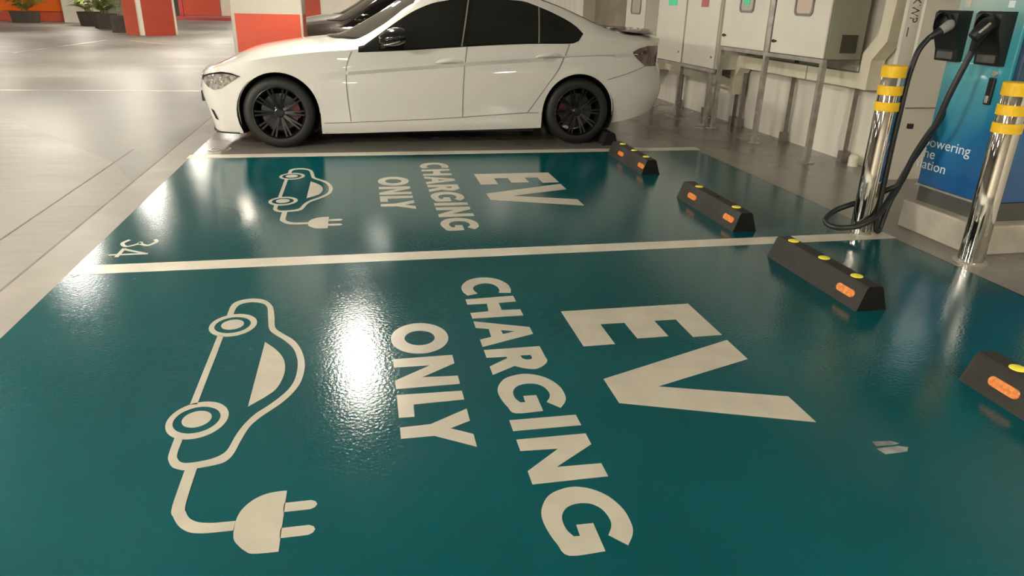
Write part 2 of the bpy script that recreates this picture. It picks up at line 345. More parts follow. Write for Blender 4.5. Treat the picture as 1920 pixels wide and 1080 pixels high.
INN = [(0.676,0.868),(0.607,0.869),(0.562,0.884),(0.544,0.927),(0.563,0.974),(0.610,1.002),(0.727,1.019),(0.844,1.035),(0.899,1.059),(0.962,1.103),(1.036,1.143),(1.105,1.164),(1.194,1.177),(1.299,1.176),(1.373,1.161),(1.436,1.131),(1.489,1.096),(1.531,1.064),(1.591,1.037),(1.653,1.020),(1.726,1.008),(1.753,0.994),(1.771,0.968),(1.780,0.931),(1.781,.900),(1.774,.883),(1.756,.870),(1.726,.862),(1.650,.861)]
PLUG = [(1.964,1.203),(1.964,1.178),(1.969,1.149),(1.985,1.121),(2.011,1.099),(2.044,1.085),(2.087,1.081),(2.138,1.085),(2.167,1.100),(2.191,1.120),(2.205,1.141),(2.209,1.203)]
def sm(P, k=5): return [tuple(q)[:2] for q in catmull([(a, b, 0) for a, b in P], k)]
CORD = sm([(1.812,.902),(1.986,.904),(2.029,.917),(2.068,.939),(2.094,.966),(2.104,.992),(2.108,1.023),(2.109,1.0795)])+sm([(1.812,.935),(1.975,.937),(2.015,.946),(2.043,.962),(2.060,.984),(2.067,1.005),(2.071,1.030),(2.072,1.0805)])[::-1]
def prong(c): return [(c-.019,1.20)]+[(c-.019,1.272),(c-.012,1.284),(c,1.289),(c+.012,1.284),(c+.019,1.272)]+[(c+.019,1.20)]
def stencils(du, dv, where, first):
    for word, letters in WORDS:
        t = thing('painted_word', {'EV': 'big white painted word EV on the %s teal bay', 'CHARGING': 'white painted word CHARGING on the %s teal bay', 'ONLY': 'white painted word ONLY on the %s teal bay'}[word] % where, 'painted lettering', group='painted words on the teal bays')
        for lp in letters: flat_shape('letter', [shift(q, du, dv) for q in lp], 'white_paint', t)
    t = thing('painted_car_symbol', 'white painted electric car symbol with plug on the %s teal bay' % where, 'painted symbol', group='painted car symbols')
    flat_shape('car_outline', [shift(sm(OUT, 4)+sm(INN, 4)[::-1], du, dv)], 'white_paint', t)
    flat_shape('sill_bar', [shift([(.888,.838),(.888,.862),(1.436,.864),(1.436,.840)], du, dv)], 'white_paint', t)
    for cu in (.788, 1.537):
        wo = flat_shape('wheel', [shift(ell(cu,.884,.1145,.0955), du, dv), shift(ell(cu,.882,.082,.0725), du, dv)], 'white_paint', t)
        flat_shape('hub', [shift(ell(cu-.004,.881,.0505,.0455), du, dv)], 'white_paint', wo)
    flat_shape('window', [shift([(.977,1.034)]+sm([(.977,1.034),(1.047,1.080),(1.123,1.115),(1.199,1.131),(1.280,1.132),(1.366,1.117),(1.418,1.087),(1.479,1.034)])[1:], du, dv)], 'white_paint', t)
    flat_shape('cord', [shift(CORD, du, dv)], 'white_paint', t, z=.0018)
    p = flat_shape('plug', [shift(sm(PLUG), du, dv)], 'white_paint', t)
    for c in (2.037, 2.140): flat_shape('prong', [shift(prong(c), du, dv)], 'white_paint', p)
stencils(0, 0, 'near', True)
stencils(-2.782, .022, 'far', False)
def band(P, wd, k=5):
    P = [Vector((a, b, 0)) for a, b in P]; P = catmull(P, k) if k > 1 else P; L = []; R = []
    for i, p in enumerate(P):
        t = (P[min(i+1, len(P)-1)]-P[max(i-1, 0)]).normalized(); nn = Vector((-t.y, t.x, 0))*wd/2
        L.append(tuple(p+nn)[:2]); R.append(tuple(p-nn)[:2])
    return L+R[::-1]
def digit3(u0, v0, wd=.13, h=.19):
    return band([(u0+.012, v0+h-.025), (u0+wd*.45, v0+h-.008), (u0+wd*.92, v0+h*.80), (u0+wd*.62, v0+h*.56), (u0+wd*.40, v0+h*.53), (u0+wd*.66, v0+h*.49), (u0+wd*.95, v0+h*.24), (u0+wd*.5, v0+.008), (u0+.005, v0+.03)], .021)
t = thing('painted_number', 'white painted bay number 34 at the corner of the far teal bay', 'painted number')
flat_shape('digit', [digit3(-.484, .112)], 'white_paint', t)
d4 = flat_shape('digit', [band([(-.216, .107), (-.216, .30)], .02, 1), band([(-.222, .292), (-.318, .155)], .02, 1), band([(-.322, .155), (-.182, .155)], .02, 1)], 'white_paint', t)
# the union of strokes is filled even-odd: rebuild as three strokes in one mesh without holes
def strokes(name, segs, parent):
    mb = MB()
    for i, s in enumerate(segs):
        z0 = .0015+i*.0001
        mb.prism([(v, -u) for u, v in s], 'z', z0, z0+.0012)
    return mb.build(name, 'white_paint', parent)
bpy.data.objects.remove(d4)
strokes('digit', [band([(-.222, .107), (-.222, .30)], .02, 1), band([(-.216, .296), (-.318, .150)], .02, 1), band([(-.325, .155), (-.182, .155)], .02, 1)], t)
t = thing('painted_number', 'white painted digit on the floor under the nose of the white car', 'painted number')
flat_shape('digit', [digit3(-3.235, .09, .17, .19)], 'white_paint', t)
tag(flat_shape('paint_remnant', [band([(.085, .012), (.092, .03), (.07, .045), (.045, .038)], .014)], 'white_paint', z=.0018), 'small curl of old white paint at the driveway end of the dividing line', 'paint mark')
pm = thing('paint_patch', 'pinkish grey patch in two bars beyond the letter V on teal paint', 'paint mark')
flat_shape('grey_bar', [[(2.022, 3.035), (2.030, 3.10), (2.046, 3.115), (2.050, 3.09), (2.046, 3.03)]], 'grey_mark', pm)
flat_shape('grey_bar', [[(2.060, 3.022), (2.058, 3.10), (2.070, 3.13), (2.090, 3.11), (2.092, 3.03)]], 'grey_mark', pm)
def oldline(a, b, wd, label):
    a = Vector((*a, 0)); b = Vector((*b, 0)); n = (b-a).normalized(); n = Vector((-n.y, n.x, 0))*wd/2
    tag(flat_shape('faded_line', [[(a+n)[:2], (b+n)[:2], (b-n)[:2], (a-n)[:2]]], 'faded_paint', z=.0012, th=.0006, conv=lambda u, v: (u, v)), label, 'painted line', 'faded driveway lines')
oldline((-4.2, 7.74), (-.66, 7.62), .07, 'faded yellowish line on the driveway pointing at the nose of the white car')
oldline((-6.02, 14.7), (-5.72, 20.1), .10, 'faded cream line in the driveway running towards the potted palms')
oldline((-5.12, 20.2), (-2.5, 16.9), .10, 'faded cream line in front of the free-standing orange column')

# ------------------------------------------------------------------ wheel stops
def wheel_stop(label, y1, y0, x, yel, refl, hole=()):
    """rubber stop from y1 (far) to y0 (near); its front foot at x"""
    t = thing('wheel_stop', label, 'wheel stop', (x, (y0+y1)/2, .0015), group='rubber wheel stops'); h = (y1-y0)/2; c = (y0+y1)/2
    bm = bmesh.new(); pr = [(0, 0), (.006, .012), (.040, .108), (.050, .118), (.118, .118), (.128, .108), (.158, .012), (.165, 0)]
    b = MB()
    secs = [(-h, .012), (-h+.012, 0), (-.004, 0), (0, .004), (.004, 0), (h-.012, 0), (h, .012)]
    n = len(pr); V = []; F = []
    for yy, ins in secs:
        for px, pz in pr: V.append((.0825+(px-.0825)*(1-ins*2), yy+(0 if abs(yy) < h-.001 else (-.006 if yy > 0 else .006)*pz/.118), pz*(1-ins*1.2)))
    for i in range(len(secs)-1):
        for q in range(n-1): F.append((i*n+q, (i+1)*n+q, (i+1)*n+q+1, i*n+q+1))
        F.append((i*n+n-1, (i+1)*n+n-1, (i+1)*n, i*n))
    b.add(V, F); bm.free()
    b.build('body', 'rubber', t, auto=.5)
    for s in (-1, 1):
        k = 0 if s < 0 else len(secs)-1
        e = MB(); ring = [Vector(V[k*n+q]) for q in range(n)]
        e.add([v+Vector((0, s*.0008, 0)) for v in ring]+[v+Vector((0, -s*.004, 0)) for v in ring], [tuple(range(n)) if s > 0 else tuple(range(n))[::-1]]+[(q, (q+1) % n, n+(q+1) % n, n+q) for q in range(n)])
        e.build('end_face', 'rubber_end', t)
    for y in yel:
        MB().lathe([(0, .124), (.022, .124), (.0285, .121), (.030, .113)], (.084, y-c, 0), 'z', 20).build('yellow_stud', 'yellow', t, auto=.6)['label'] = 'round yellow stud'
    nx = Vector((-.943, 0, .334)); up = Vector((.334, 0, .943))
    for y in refl:
        b = MB(); ctr = Vector((.0215, y-c, .058)); P = []
        for i in range(28):
            a = 2*PI*i/28; dx = math.cos(a)*.020+(.048 if math.cos(a) > 0 else -.048); P.append((dx, math.sin(a)*.020))
        v = [ctr+nx*.004+Vector((0, p[0]*.93, 0))+up*p[1]*.9 for p in P]+[ctr-nx*.004+Vector((0, p[0], 0))+up*p[1] for p in P]
        b.add(v, [tuple(range(28))]+[(i, 28+i, 28+(i+1) % 28, (i+1) % 28) for i in range(28)])
        b.build('orange_reflector', 'orange_refl', t)['label'] = 'orange reflector'
    for y in hole:
        MB().lathe([(0, .1215), (.02, .1215), (.02, .110)], (.084, y-c, 0), 'z', 16).build('bolt_hole', 'rubber_end', t)
    return t
wheel_stop('black rubber wheel stop in the near bay beside the dividing line, three yellow studs', -.265, -1.055, 3.665, (-.366, -.647, -.91), (-.93,), ())
wheel_stop('black rubber wheel stop in the far bay beside the dividing line, two orange reflectors', 1.05, .19, 3.69, (.875, .331), (.84, .30), (.60,))
wheel_stop('black rubber wheel stop crossing the far white line next to the white car', 2.66, 1.785, 3.70, (2.498, 2.20, 1.92), (2.36, 1.86))
wheel_stop('black rubber wheel stop partly out of view, nearest the camera', -1.70, -2.50, 3.645, (-1.848, -2.1, -2.36), (-1.87, -2.3))
wheel_stop('dark wheel stop behind the rear wheel of the white car', 3.90, 3.07, 3.785, (3.75,), ())

# ------------------------------------------------------------------ sedan car
XF, XR, RW, RA, ZW = .785, 3.595, .318, .362, .315
c_x0 = pw([(.10, .125), (.16, .12), (.24, .105), (.36, .072), (.50, .05), (.60, .072), (.66, .10), (.72, .15), (.80, .2)])
c_xt = pw([(.12, .30), (.2, .20), (.32, .10), (.52, .03), (.68, .06), (.80, .10), (.92, .10), (1.0, .05), (1.06, 0)])
c_W = pw([(0, .33), (.015, .43), (.035, .52), (.065, .605), (.11, .69), (.19, .765), (.35, .83), (.6, .885), (.9, .898), (1.5, .905), (3.0, .905), (3.6, .900), (4.0, .875), (4.25, .825), (4.42, .755), (4.52, .69), (4.58, .61), (4.62, .52)])
c_sh = pw([(0, .64), (.1, .665), (.3, .712), (.5, .755), (.8, .805), (1.2, .85), (1.5, .872), (2.0, .890), (2.5, .915), (3.0, .938), (3.5, .95), (3.7, .965), (3.9, .975), (4.2, .975), (4.5, .96), (4.62, .95)])
c_zr = pw([(0, .655), (.1, .69), (.3, .745), (.6, .815), (.9, .868), (1.2, .905), (1.44, .925), (1.53, .955), (1.75, 1.075), (2.02, 1.255), (2.25, 1.345), (2.6, 1.385), (3.0, 1.372), (3.23, 1.325), (3.46, 1.255), (3.61, 1.195), (3.80, 1.115), (3.96, 1.055), (4.1, 1.03), (4.3, 1.015), (4.5, 1.0), (4.62, .985)])
c_zc = pw([(0, .66), (.1, .70), (.2, .735), (.35, .79), (.57, .855), (.81, .898), (1.02, .930), (1.2, .948), (1.3, .958), (1.4, .99), (1.5, 1.038), (1.68, 1.138), (1.76, 1.185), (1.94, 1.298), (2.1, 1.368), (2.3, 1.41), (2.6, 1.43), (3.0, 1.412), (3.3, 1.345), (3.6, 1.245), (3.85, 1.145), (4.0, 1.085), (4.12, 1.06), (4.3, 1.055), (4.5, 1.035), (4.62, 1.0)])
c_yr = pw([(0, .90), (.3, .84), (1.0, .81), (1.4, .835), (1.53, .83), (1.75, .80), (2.02, .735), (2.25, .700), (2.6, .685), (3.0, .685), (3.3, .70), (3.6, .735), (3.85, .775), (4.05, .81), (4.3, .84), (4.62, .86)])
c_low = pw([(0, .16), (.1, .135), (.3, .125), (.6, .12), (1.1, .12), (2, .135), (3.2, .158), (3.9, .195), (4.2, .235), (4.45, .285), (4.62, .36)])
c_crease = pw([(.4, .60), (1.1, .655), (2.2, .745), (3.16, .815), (4.1, .86), (4.5, .87)])
def c_prof(t):   # half-width fraction by height
    return pw_prof(t)
pw_prof = pw([(.10, .925), (.16, .95), (.26, .975), (.40, .993), (.52, 1.0), (.65, .998), (.78, .985), (.90, .962), (1.0, .94)])
def car_side(lx, z):
    """outer point of the body side (near side y<0) at station lx, height z, up to the roof rail"""
    W = c_W(lx); zs = c_sh(lx); zr = c_zr(lx)
    zc = c_crease(lx); k = min(1, max(0, (lx-1.15)/.28))*min(1, max(0, (4.45-lx)/.3))
    ysh = W*pw_prof(zs)
    if z <= zs:
        y = W*pw_prof(z)
        if z < zc: y -= k*.017*math.exp(-(((zc-z)-.03)/.05)**2)
        else: y += k*.006*math.exp(-((z-zc)/.02)**2)
        if z < .30 and XF+.3 < lx < XR-.3: y += .010*(1-abs(z-.2)/.1) if abs(z-.2) < .1 else 0
    else:
        yr = W*c_yr(lx); t = (z-zs)/max(1e-4, zr-zs)
        t = min(1, t)
        if lx > 1.4 and zr-zs > .06: y = lerp(ysh, yr, t)+.012*math.sin(PI*t)
        else: y = lerp(ysh, yr, t**1.15)
    return y
def car_x(lx, z):
    a = max(0, 1-lx/.9); b = max(0, (lx-3.9)/.72)
    x0 = c_x0(z); xt = c_xt(z)
    return lx*(1-x0*a*a/.9*.9)+x0*a*a - xt*b*b
def S(lx, z, off=0.):
    """point on the near body side, pushed outward by off"""
    y = car_side(lx, z); e = .01
    p = Vector((car_x(lx, z), -y, z))
    if off:
        px = Vector((car_x(lx+e, z), -car_side(lx+e, z), z)); pz = Vector((car_x(lx, z+e), -car_side(lx, z+e), z+e))
        n = (px-p).cross(pz-p).normalized()
        if n.y > 0: n = -n
        p = p+n*off
    return p
def Stop(lx, s, off=0.):
    """point on the top of the body, s from -1 (near rail) through 0 (centre) to 1"""
    zr, zc, yr = c_zr(lx), c_zc(lx), c_W(lx)*c_yr(lx)
    f = lambda l, q: Vector((car_x(l, c_zr(l)+(c_zc(l)-c_zr(l))*(1-abs(q)**2.2)), c_W(l)*c_yr(l)*q, c_zr(l)+(c_zc(l)-c_zr(l))*(1-abs(q)**2.2)))
    p = f(lx, s)
    if off:
        n = (f(lx+.01, s)-p).cross(f(lx, s+.01)-p).normalized()
        if n.z < 0: n = -n
        p = p+n*off
    return p
def inv_x(x, z):
    a, b = 0., 4.62
    for _ in range(40):
        m = (a+b)/2
        if car_x(m, z) < x: a = m
        else: b = m
    return (a+b)/2
def zlow(lx):
    z = c_low(lx)
    for xw in (XF, XR):
        d = abs(lx-xw)
        if d < RA: z = max(z, ZW+math.sqrt(RA*RA-d*d))
    return z
def patch(fn, nu, nv, name, m, parent, flip=True, thick=0.):
    V = [fn(i/nu, j/nv) for i in range(nu+1) for j in range(nv+1)]
    F = []
    for i in range(nu):
        for q in range(nv):
            a = i*(nv+1)+q; F.append((a, a+1, a+nv+2, a+nv+1))
    o = mesh_obj(name, V, F, m, parent, True)
    bm = bmesh.new(); bm.from_mesh(o.data); bmesh.ops.recalc_face_normals(bm, faces=bm.faces)
    bm.to_mesh(o.data); bm.free()
    return o
def mirror_y(o, name, parent):
    me = o.data.copy(); me.transform(Matrix.Scale(-1, 4, (0, 1, 0))); me.flip_normals()
    c = bpy.data.objects.new(name, me); C.objects.link(c); c.parent = parent; return c
def ribbon(pts, wd, name, m, parent, off=.0045):
    """thin gap line laid on the near body side; pts are (x, z)"""
    q = catmull([(a, b, 0) for a, b in pts], 10); V = []; F = []
    for i, p in enumerate(q):
        t = (q[min(i+1, len(q)-1)]-q[max(0, i-1)]).normalized(); n = Vector((-t.y, t.x, 0))*wd/2
        for sgn in (1, -1):
            a = p+n*sgn; V.append(S(inv_x(a.x, a.y), a.y, off))
    for i in range(len(q)-1): F.append((2*i, 2*i+1, 2*i+3, 2*i+2))
    return mesh_obj(name, V, F, m, parent, True)
def poly_patch(top, bot, name, m, parent, off=.004, nu=24, nv=8):
    """patch on the body side between two (x, z) polylines"""
    ft = [Vector((*p, 0)) for p in top]; fb = [Vector((*p, 0)) for p in bot]
    def at(P, u):
        L = [0]
        for i in range(len(P)-1): L.append(L[-1]+(P[i+1]-P[i]).length)
        d = u*L[-1]; i = 0
        while i < len(P)-2 and d > L[i+1]: i += 1
        return P[i].lerp(P[i+1], (d-L[i])/max(1e-6, L[i+1]-L[i]))
    def fn(u, v):
        q = at(ft, u).lerp(at(fb, u), v); return S(inv_x(q.x, q.y), q.y, off)
    return patch(fn, nu, nv, name, m, parent)

def make_wheel(parent, x, side, cal):
    """wheel with its outer face at y = side*.895"""
    w = bpy.data.objects.new('wheel', None); C.objects.link(w); w.parent = parent; w.location = (x, side*.79, ZW); w.empty_display_size = .1
    if side > 0: w.rotation_euler = (0, 0, PI)
    y0 = -.112
    MB().lathe([(.215, .10), (.25, .11), (.30, .10), (.316, .07), (.3175, 0), (.316, -.07), (.306, -.095), (.285, -.108), (.25, -.112), (.232, -.108), (.228, -.098)], (0, 0, 0), 'y', 56).build('tyre', 'tyre', w, auto=.8)
    MB().lathe([(.229, -.100), (.233, -.106), (.226, -.108), (.218, -.098), (.205, -.03), (.20, .09), (.215, .10)], (0, 0, 0), 'y', 56).build('rim', 'rim', w, auto=.7)
    sp = MB()
    for k in range(10):
        for d in (-.085, .085):
            a = 2*PI*k/10; a1 = a+d*.35; a2 = a+d
            p0 = Vector((math.cos(a1)*.045, -.070, math.sin(a1)*.045)); p1 = Vector((math.cos(a2)*.14, -.088, math.sin(a2)*.14)); p2 = Vector((math.cos(a2)*.222, -.096, math.sin(a2)*.222))
            tn = Vector((-math.sin(a2), 0, math.cos(a2)))
            V = []
            for p, wd in ((p0, .011), (p1, .008), (p2, .009)):
                for s1, dy in ((-1, 0), (1, 0), (1, .03), (-1, .03)): V.append(p+tn*wd*s1+Vector((0, dy, 0)))
            F = []
            for i in range(2):
                for q in range(4): F.append((i*4+q, i*4+(q+1) % 4, i*4+4+(q+1) % 4, i*4+4+q))
            sp.add(V, F+[(0, 3, 2, 1), (8, 9, 10, 11)])
    sp.lathe([(0, -.078), (.03, -.078), (.036, -.072), (.06, -.066), (.064, -.04), (.064, .0)], (0, 0, 0), 'y', 24)
    sp.build('spokes', 'rim', w, auto=.6)
    MB().lathe([(.06, -.010), (.165, -.010), (.168, -.004), (.168, .012), (.06, .012)], (0, 0, 0), 'y', 40).build('brake_disc', 'disc', w, auto=.5)
    cb = MB(); A = [cal-.42, cal-.2, cal, cal+.2, cal+.42]; V = []
    for a in A:
        for r, yy in ((.12, -.042), (.182, -.042), (.182, .0), (.12, .0)): V.append((math.cos(a)*r, yy, math.sin(a)*r))
    F = [(i*4+q, i*4+(q+1) % 4, i*4+4+(q+1) % 4, i*4+4+q) for i in range(4) for q in range(4)]+[(0, 3, 2, 1), (16, 17, 18, 19)]
    cb.add(V, F).build('caliper', 'caliper', w, auto=.6)
    return w

def make_car(name, label, paint, dark, loc, plates=True):
    car = thing(name, label, 'car', loc)
    # ---- body shell
    xs = [i*.0375 for i in range(124)]
    for xw in (XF, XR):
        for s in (-1, 1): xs += [xw+s*(RA+.0006), xw+s*(RA-.0006), xw+s*(RA-.006), xw+s*(RA-.015)]
    xs = sorted(set([round(x, 5) for x in xs if x < 4.615]+[4.62])); NS = 30; NG = 10; NT = 12
    V = []; F = []; ring = 2*(NS+NG+NT)+1; half = []
    for lx in xs:
        zl, zs, zr = zlow(lx), c_sh(lx), c_zr(lx); row = []
        for i in range(NS):
            zk = min(max(c_crease(lx), zl+.03), zs-.02)
            z = lerp(zl, zk, i/18) if i < 18 else lerp(zk, zs, (i-18)/(NS-18)); row.append(Vector((car_x(lx, z), -car_side(lx, z), z)))
        for i in range(NG):
            z = lerp(zs, zr, i/NG); row.append(Vector((car_x(lx, z), -car_side(lx, z), z)))
        for i in range(NT): row.append(Stop(lx, -1+i/NT))
        cen = Stop(lx, 0)
        full = row+[cen]+[Vector((p.x, -p.y, p.z)) for p in row[::-1]]
        V += full
    for a in range(len(xs)-1):
        for b in range(ring-1): F.append((a*ring+b, (a+1)*ring+b, (a+1)*ring+b+1, a*ring+b+1))
    # nose and tail faces
    for st, flip in ((0, False), ((len(xs)-1)*ring, True)):
        nb = NS+NG+NT; base = len(V); NC = 6
        cols = []
        for q in range(nb):
            pl, pr = V[st+q], V[st+ring-1-q]; ids = [st+q]
            for c in range(1, NC):
                t = c/NC; p = pl.lerp(pr, t); p = p+Vector(((-.035 if not flip else .02)*math.sin(PI*t), 0, 0)); V.append(p); ids.append(len(V)-1)
            ids.append(st+ring-1-q); cols.append(ids)
        for q in range(nb-1):
            for c in range(NC):
                f = (cols[q][c], cols[q][c+1], cols[q+1][c+1], cols[q+1][c]); F.append(f if not flip else f[::-1])
        F.append(tuple(cols[-1])+(st+nb,))
    body = MB().add(V, F).build('body_shell', paint, car, auto=.75)
    body['label'] = 'painted body shell'
    # ---- underbody and wheel wells
    ub = MB(); ub.box(.45, 3.88, -.66, .66, .15, .26); ub.box(1.18, 3.16, -.85, .85, .128, .30)  # dark boxes added low to block light under the car
    ub.build('underbody', 'well', car)
    for xw in (XF, XR):
        for s in (-1, 1):
            b = MB(); V2 = []; n = 24
            for i in range(n+1):
                a = -.62+(PI+1.24)*i/n
                for yy, r in ((.885, RA+.004), (.60, RA-.01)): V2.append((xw+math.cos(a)*r, s*yy, max(.14, ZW+math.sin(a)*r)))
            F2 = [(2*i, 2*i+1, 2*i+3, 2*i+2) for i in range(n)]
            k = len(V2); V2.append((xw, s*.60, ZW)); F2 += [(2*i+1, k, 2*i+3) for i in range(n)]
            b.add(V2, F2).build('wheel_well', 'well', car)
            lip = [Vector((xw+math.cos(a)*RA, 0, ZW+math.sin(a)*RA)) for a in [-.0+PI*i/28 for i in range(29)]]
            lip = [Vector((p.x, s*(car_side(inv_x(p.x, p.z), max(p.z, zlow(inv_x(p.x, p.z))))-.004), p.z)) for p in lip]
            MB().tube(lip, .0065, 6).build('arch_lip', paint, car, smooth=True)
    for xw, cal in ((XF, .12), (XR, PI-.1)):
        for s in (-1, 1): make_wheel(car, xw, s, cal if s < 0 else PI-cal)
    # ---- glass
    topz = pw([(1.55, .895), (1.69, .985), (1.90, 1.125), (2.06, 1.215), (2.26, 1.285), (2.6, 1.325), (3.04, 1.312), (3.21, 1.265), (3.42, 1.182), (3.56, 1.105), (3.63, 1.035)])
    botz = pw([(1.5, .846), (1.94, .868), (2.43, .902), (3.16, .94), (3.50, .945), (3.57, .965), (3.63, 1.03)])
    def win(x0, x1, name, m, off):
        def fn(u, v):
            x = lerp(x0, x1, u); b, t = botz(x), max(topz(x), botz(x)+.002); z = lerp(b, t, v); return S(inv_x(x, z), z, off)
        a = patch(fn, 40, 10, name, m, car); mirror_y(a, name, car); return a
    win(1.515, 3.63, 'window_surround', 'car_black_trim', .003)
    def winin(x0, x1, sl, name):
        def fn(u, v):
            xb = lerp(x0, x1, u); b0, t0 = botz(xb), topz(xb); z = lerp(b0+.012, max(b0+.014, t0-.016), v)
            x = xb+sl*(z-.92)*.22
            z = min(z, topz(x)-.008); return S(inv_x(x, z), z, .0055)
        a = patch(fn, 30, 10, name, 'car_glass', car); mirror_y(a, name, car)
    winin(1.60, 2.425, 1, 'front_window'); winin(2.50, 3.155, 1, 'rear_window'); winin(3.20, 3.585, 0, 'quarter_window')
    for xb, xt_, wd in ((2.452, 2.545, .013), (3.185, 3.215, .015)):
        def fn(u, v, xb=xb, xt_=xt_, wd=wd):
            x = lerp(xb, xt_, v)+(u-.5)*wd; z = lerp(botz(x)+.004, topz(x)-.006, v); return S(inv_x(x, z), z, .008)
        a = patch(fn, 2, 16, 'pillar_glint', 'bright_satin', car); mirror_y(a, 'pillar_glint', car)  # bright strips painting the reflections along the door frame edges
    ws = patch(lambda u, v: (lambda s, l: Stop(l, s, .004))(lerp(-.965, .965, u), lerp(1.30+.225*abs(lerp(-1, 1, u))**2.2, 2.10-.06*abs(lerp(-1, 1, u))**2, v)), 28, 16, 'windscreen', 'screen_glass', car)
    patch(lambda u, v: Stop(lerp(1.215+.28*abs(lerp(-1, 1, u))**2.2, 1.31+.217*abs(lerp(-1, 1, u))**2.2, v), lerp(-.95, .95, u), .006), 28, 4, 'wiper_cowl', 'car_black_trim', car)
    patch(lambda u, v: Stop(lerp(3.28, 3.92-.05*abs(lerp(-1, 1, u))**2, v), lerp(-.9, .9, u), .004), 24, 12, 'rear_screen', 'car_glass', car)
    # ---- gaps
    for pts in ([(1.455, .855), (1.42, .78), (1.398, .69), (1.395, .50), (1.415, .24)], [(2.50, .905), (2.475, .72), (2.46, .53), (2.455, .27)], [(3.485, .94), (3.40, .75), (3.31, .62), (3.20, .47), (3.09, .315)],
                [(1.175, .222), (1.6, .235), (2.3, .262), (3.0, .305), (3.20, .31)], [(3.88, .62), (4.1, .68), (4.30, .745)]):
        r = ribbon(pts, .0055, 'panel_gap', 'seam', car); mirror_y(r, 'panel_gap', car)
    # ---- lamps
    hl = poly_patch([(.115, .602), (.15, .622), (.22, .644), (.32, .660), (.40, .654), (.475, .632)], [(.135, .568), (.175, .530), (.235, .507), (.30, .522), (.37, .568), (.475, .630)], 'headlamp', 'lamp_glass', car, .004)
    br = poly_patch([(.072, .600), (.12, .618), (.22, .650), (.32, .668), (.40, .660), (.485, .633)], [(.085, .552), (.14, .606), (.22, .637), (.32, .652), (.40, .645), (.475, .628)], 'headlamp_brow', 'car_black_trim', car, .0065, 24, 3)
    rings = []
    for cx, cz in ((.235, .575), (.32, .600)):
        b = MB(); pts = [S(inv_x(cx+.017*math.cos(a), cz+.021*math.sin(a)), cz+.021*math.sin(a), .009) for a in [2*PI*i/20 for i in range(21)]]
        b.tube(pts, .004, 6, cap=False); ctr = S(inv_x(cx, cz), cz, .006)
        o = b.build('lamp_ring', 'lamp_chrome', car, smooth=True); mirror_y(o, 'lamp_ring', car)
    mirror_y(hl, 'headlamp', car); mirror_y(br, 'headlamp_brow', car)
    tl = poly_patch([(4.135, .872), (4.20, .905), (4.30, .928), (4.46, .93)], [(4.145, .855), (4.20, .80), (4.28, .745), (4.42, .735)], 'tail_lamp', 'tail_glass', car, .010)
    mirror_y(tl, 'tail_lamp', car)
    vt = poly_patch([(.17, .335), (.20, .325)], [(.205, .245), (.235, .235)], 'side_intake', 'well', car, .003, 4, 6); mirror_y(vt, 'side_intake', car)
    # ---- nose: kidney grille, plate, lower intake, splitter
    def nose(y, z, off):
        w0 = car_side(0, z); t = (y+w0)/(2*w0)
        return Vector((car_x(0, z)-.035*math.sin(PI*min(1, max(0, t)))-off, y, z))
    for s in (-1, 1):
        patch(lambda u, v, s=s: nose(s*(lerp(.022, .29, u)-.02*(1-v)*u), lerp(.475+.012*abs(u-.5), .605-.018*(abs(u-.5)*2)**3, v), .010), 12, 10, 'grille', 'car_black_trim', car)
        b = MB(); pts = [nose(s*y, z, .012) for y, z in ((.022, .482), (.022, .588), (.05, .607), (.25, .607), (.288, .588), (.27, .482), (.022, .482))]
        b.tube(pts, .006, 6).build('grille_frame', 'lamp_chrome', car, smooth=True)
    q0 = nose(0, .40, 0).x
    MB().box(q0-.016, q0+.03, -.25, .25, .345, .445, .006).build('number_plate', 'plate', car)
    patch(lambda u, v: nose(lerp(-.29, .29, u)*(1-.12*v), lerp(.19, .305, v), .006), 16, 6, 'lower_intake', 'well', car)
    sp = MB(); P = [S(inv_x(.13+t*.28, .13) if t > 0 else 0, .13) for t in (0, .1, .25, .45, .7, 1)]
    V2 = []
    for p in [Vector((q.x, -q.y, q.z)) for q in P[::-1]]+P:
        d = Vector((p.x-1.2, p.y*1.2, 0)).normalized()*.014
        V2 += [(p.x+d.x, p.y+d.y, .118), (p.x+d.x, p.y+d.y, .131), (p.x-d.x*5, p.y-d.y*5, .131), (p.x-d.x*5, p.y-d.y*5, .118)]
    sp.add(V2, [(4*i+q, 4*i+4+q, 4*i+4+(q+1) % 4, 4*i+(q+1) % 4) for i in range(len(P)*2-1) for q in range(4)]+[(0, 1, 2, 3), tuple(len(V2)-4+i for i in (3, 2, 1, 0))])
    sp.build('front_lip', 'car_black_trim', car)
    # ---- handles
    for hx, hz in ((2.33, .772), (3.275, .828)):
        cup = MB(); ctr = S(inv_x(hx+.01, hz-.012), hz-.012, -.006)
        b = MB(); V2 = []
        for i in range(13):
            t = i/12; x = hx-.13+.26*t; z = hz+.012*math.sin(PI*t)-.004+.012*(t-.5)
            p = S(inv_x(x, z), z, .004+.026*math.sin(PI*min(1, t*1.0))**.6)
            r = .019*(math.sin(PI*t)**.45 if 0 < t < 1 else .02)+.002
            for q in range(8):
                a = 2*PI*q/8; V2.append(p+Vector((0, math.cos(a)*r*.7, math.sin(a)*r)))
        b.add(V2, [(i*8+q, i*8+(q+1) % 8, i*8+8+(q+1) % 8, i*8+8+q) for i in range(12) for q in range(8)]+[tuple(range(8))[::-1], tuple(range(96, 104))])
        h = b.build('door_handle', paint, car, smooth=True); mirror_y(h, 'door_handle', car)
        def fn(u, v, hx=hx, hz=hz):
            a = 2*PI*u; r = v; x = hx+.01+math.cos(a)*.075*r; z = hz-.022+math.sin(a)*.026*r; return S(inv_x(x, z), z, .004)
        c2 = patch(fn, 20, 3, 'handle_cup', 'bright_satin' if dark else 'cup', car); mirror_y(c2, 'handle_cup', car)
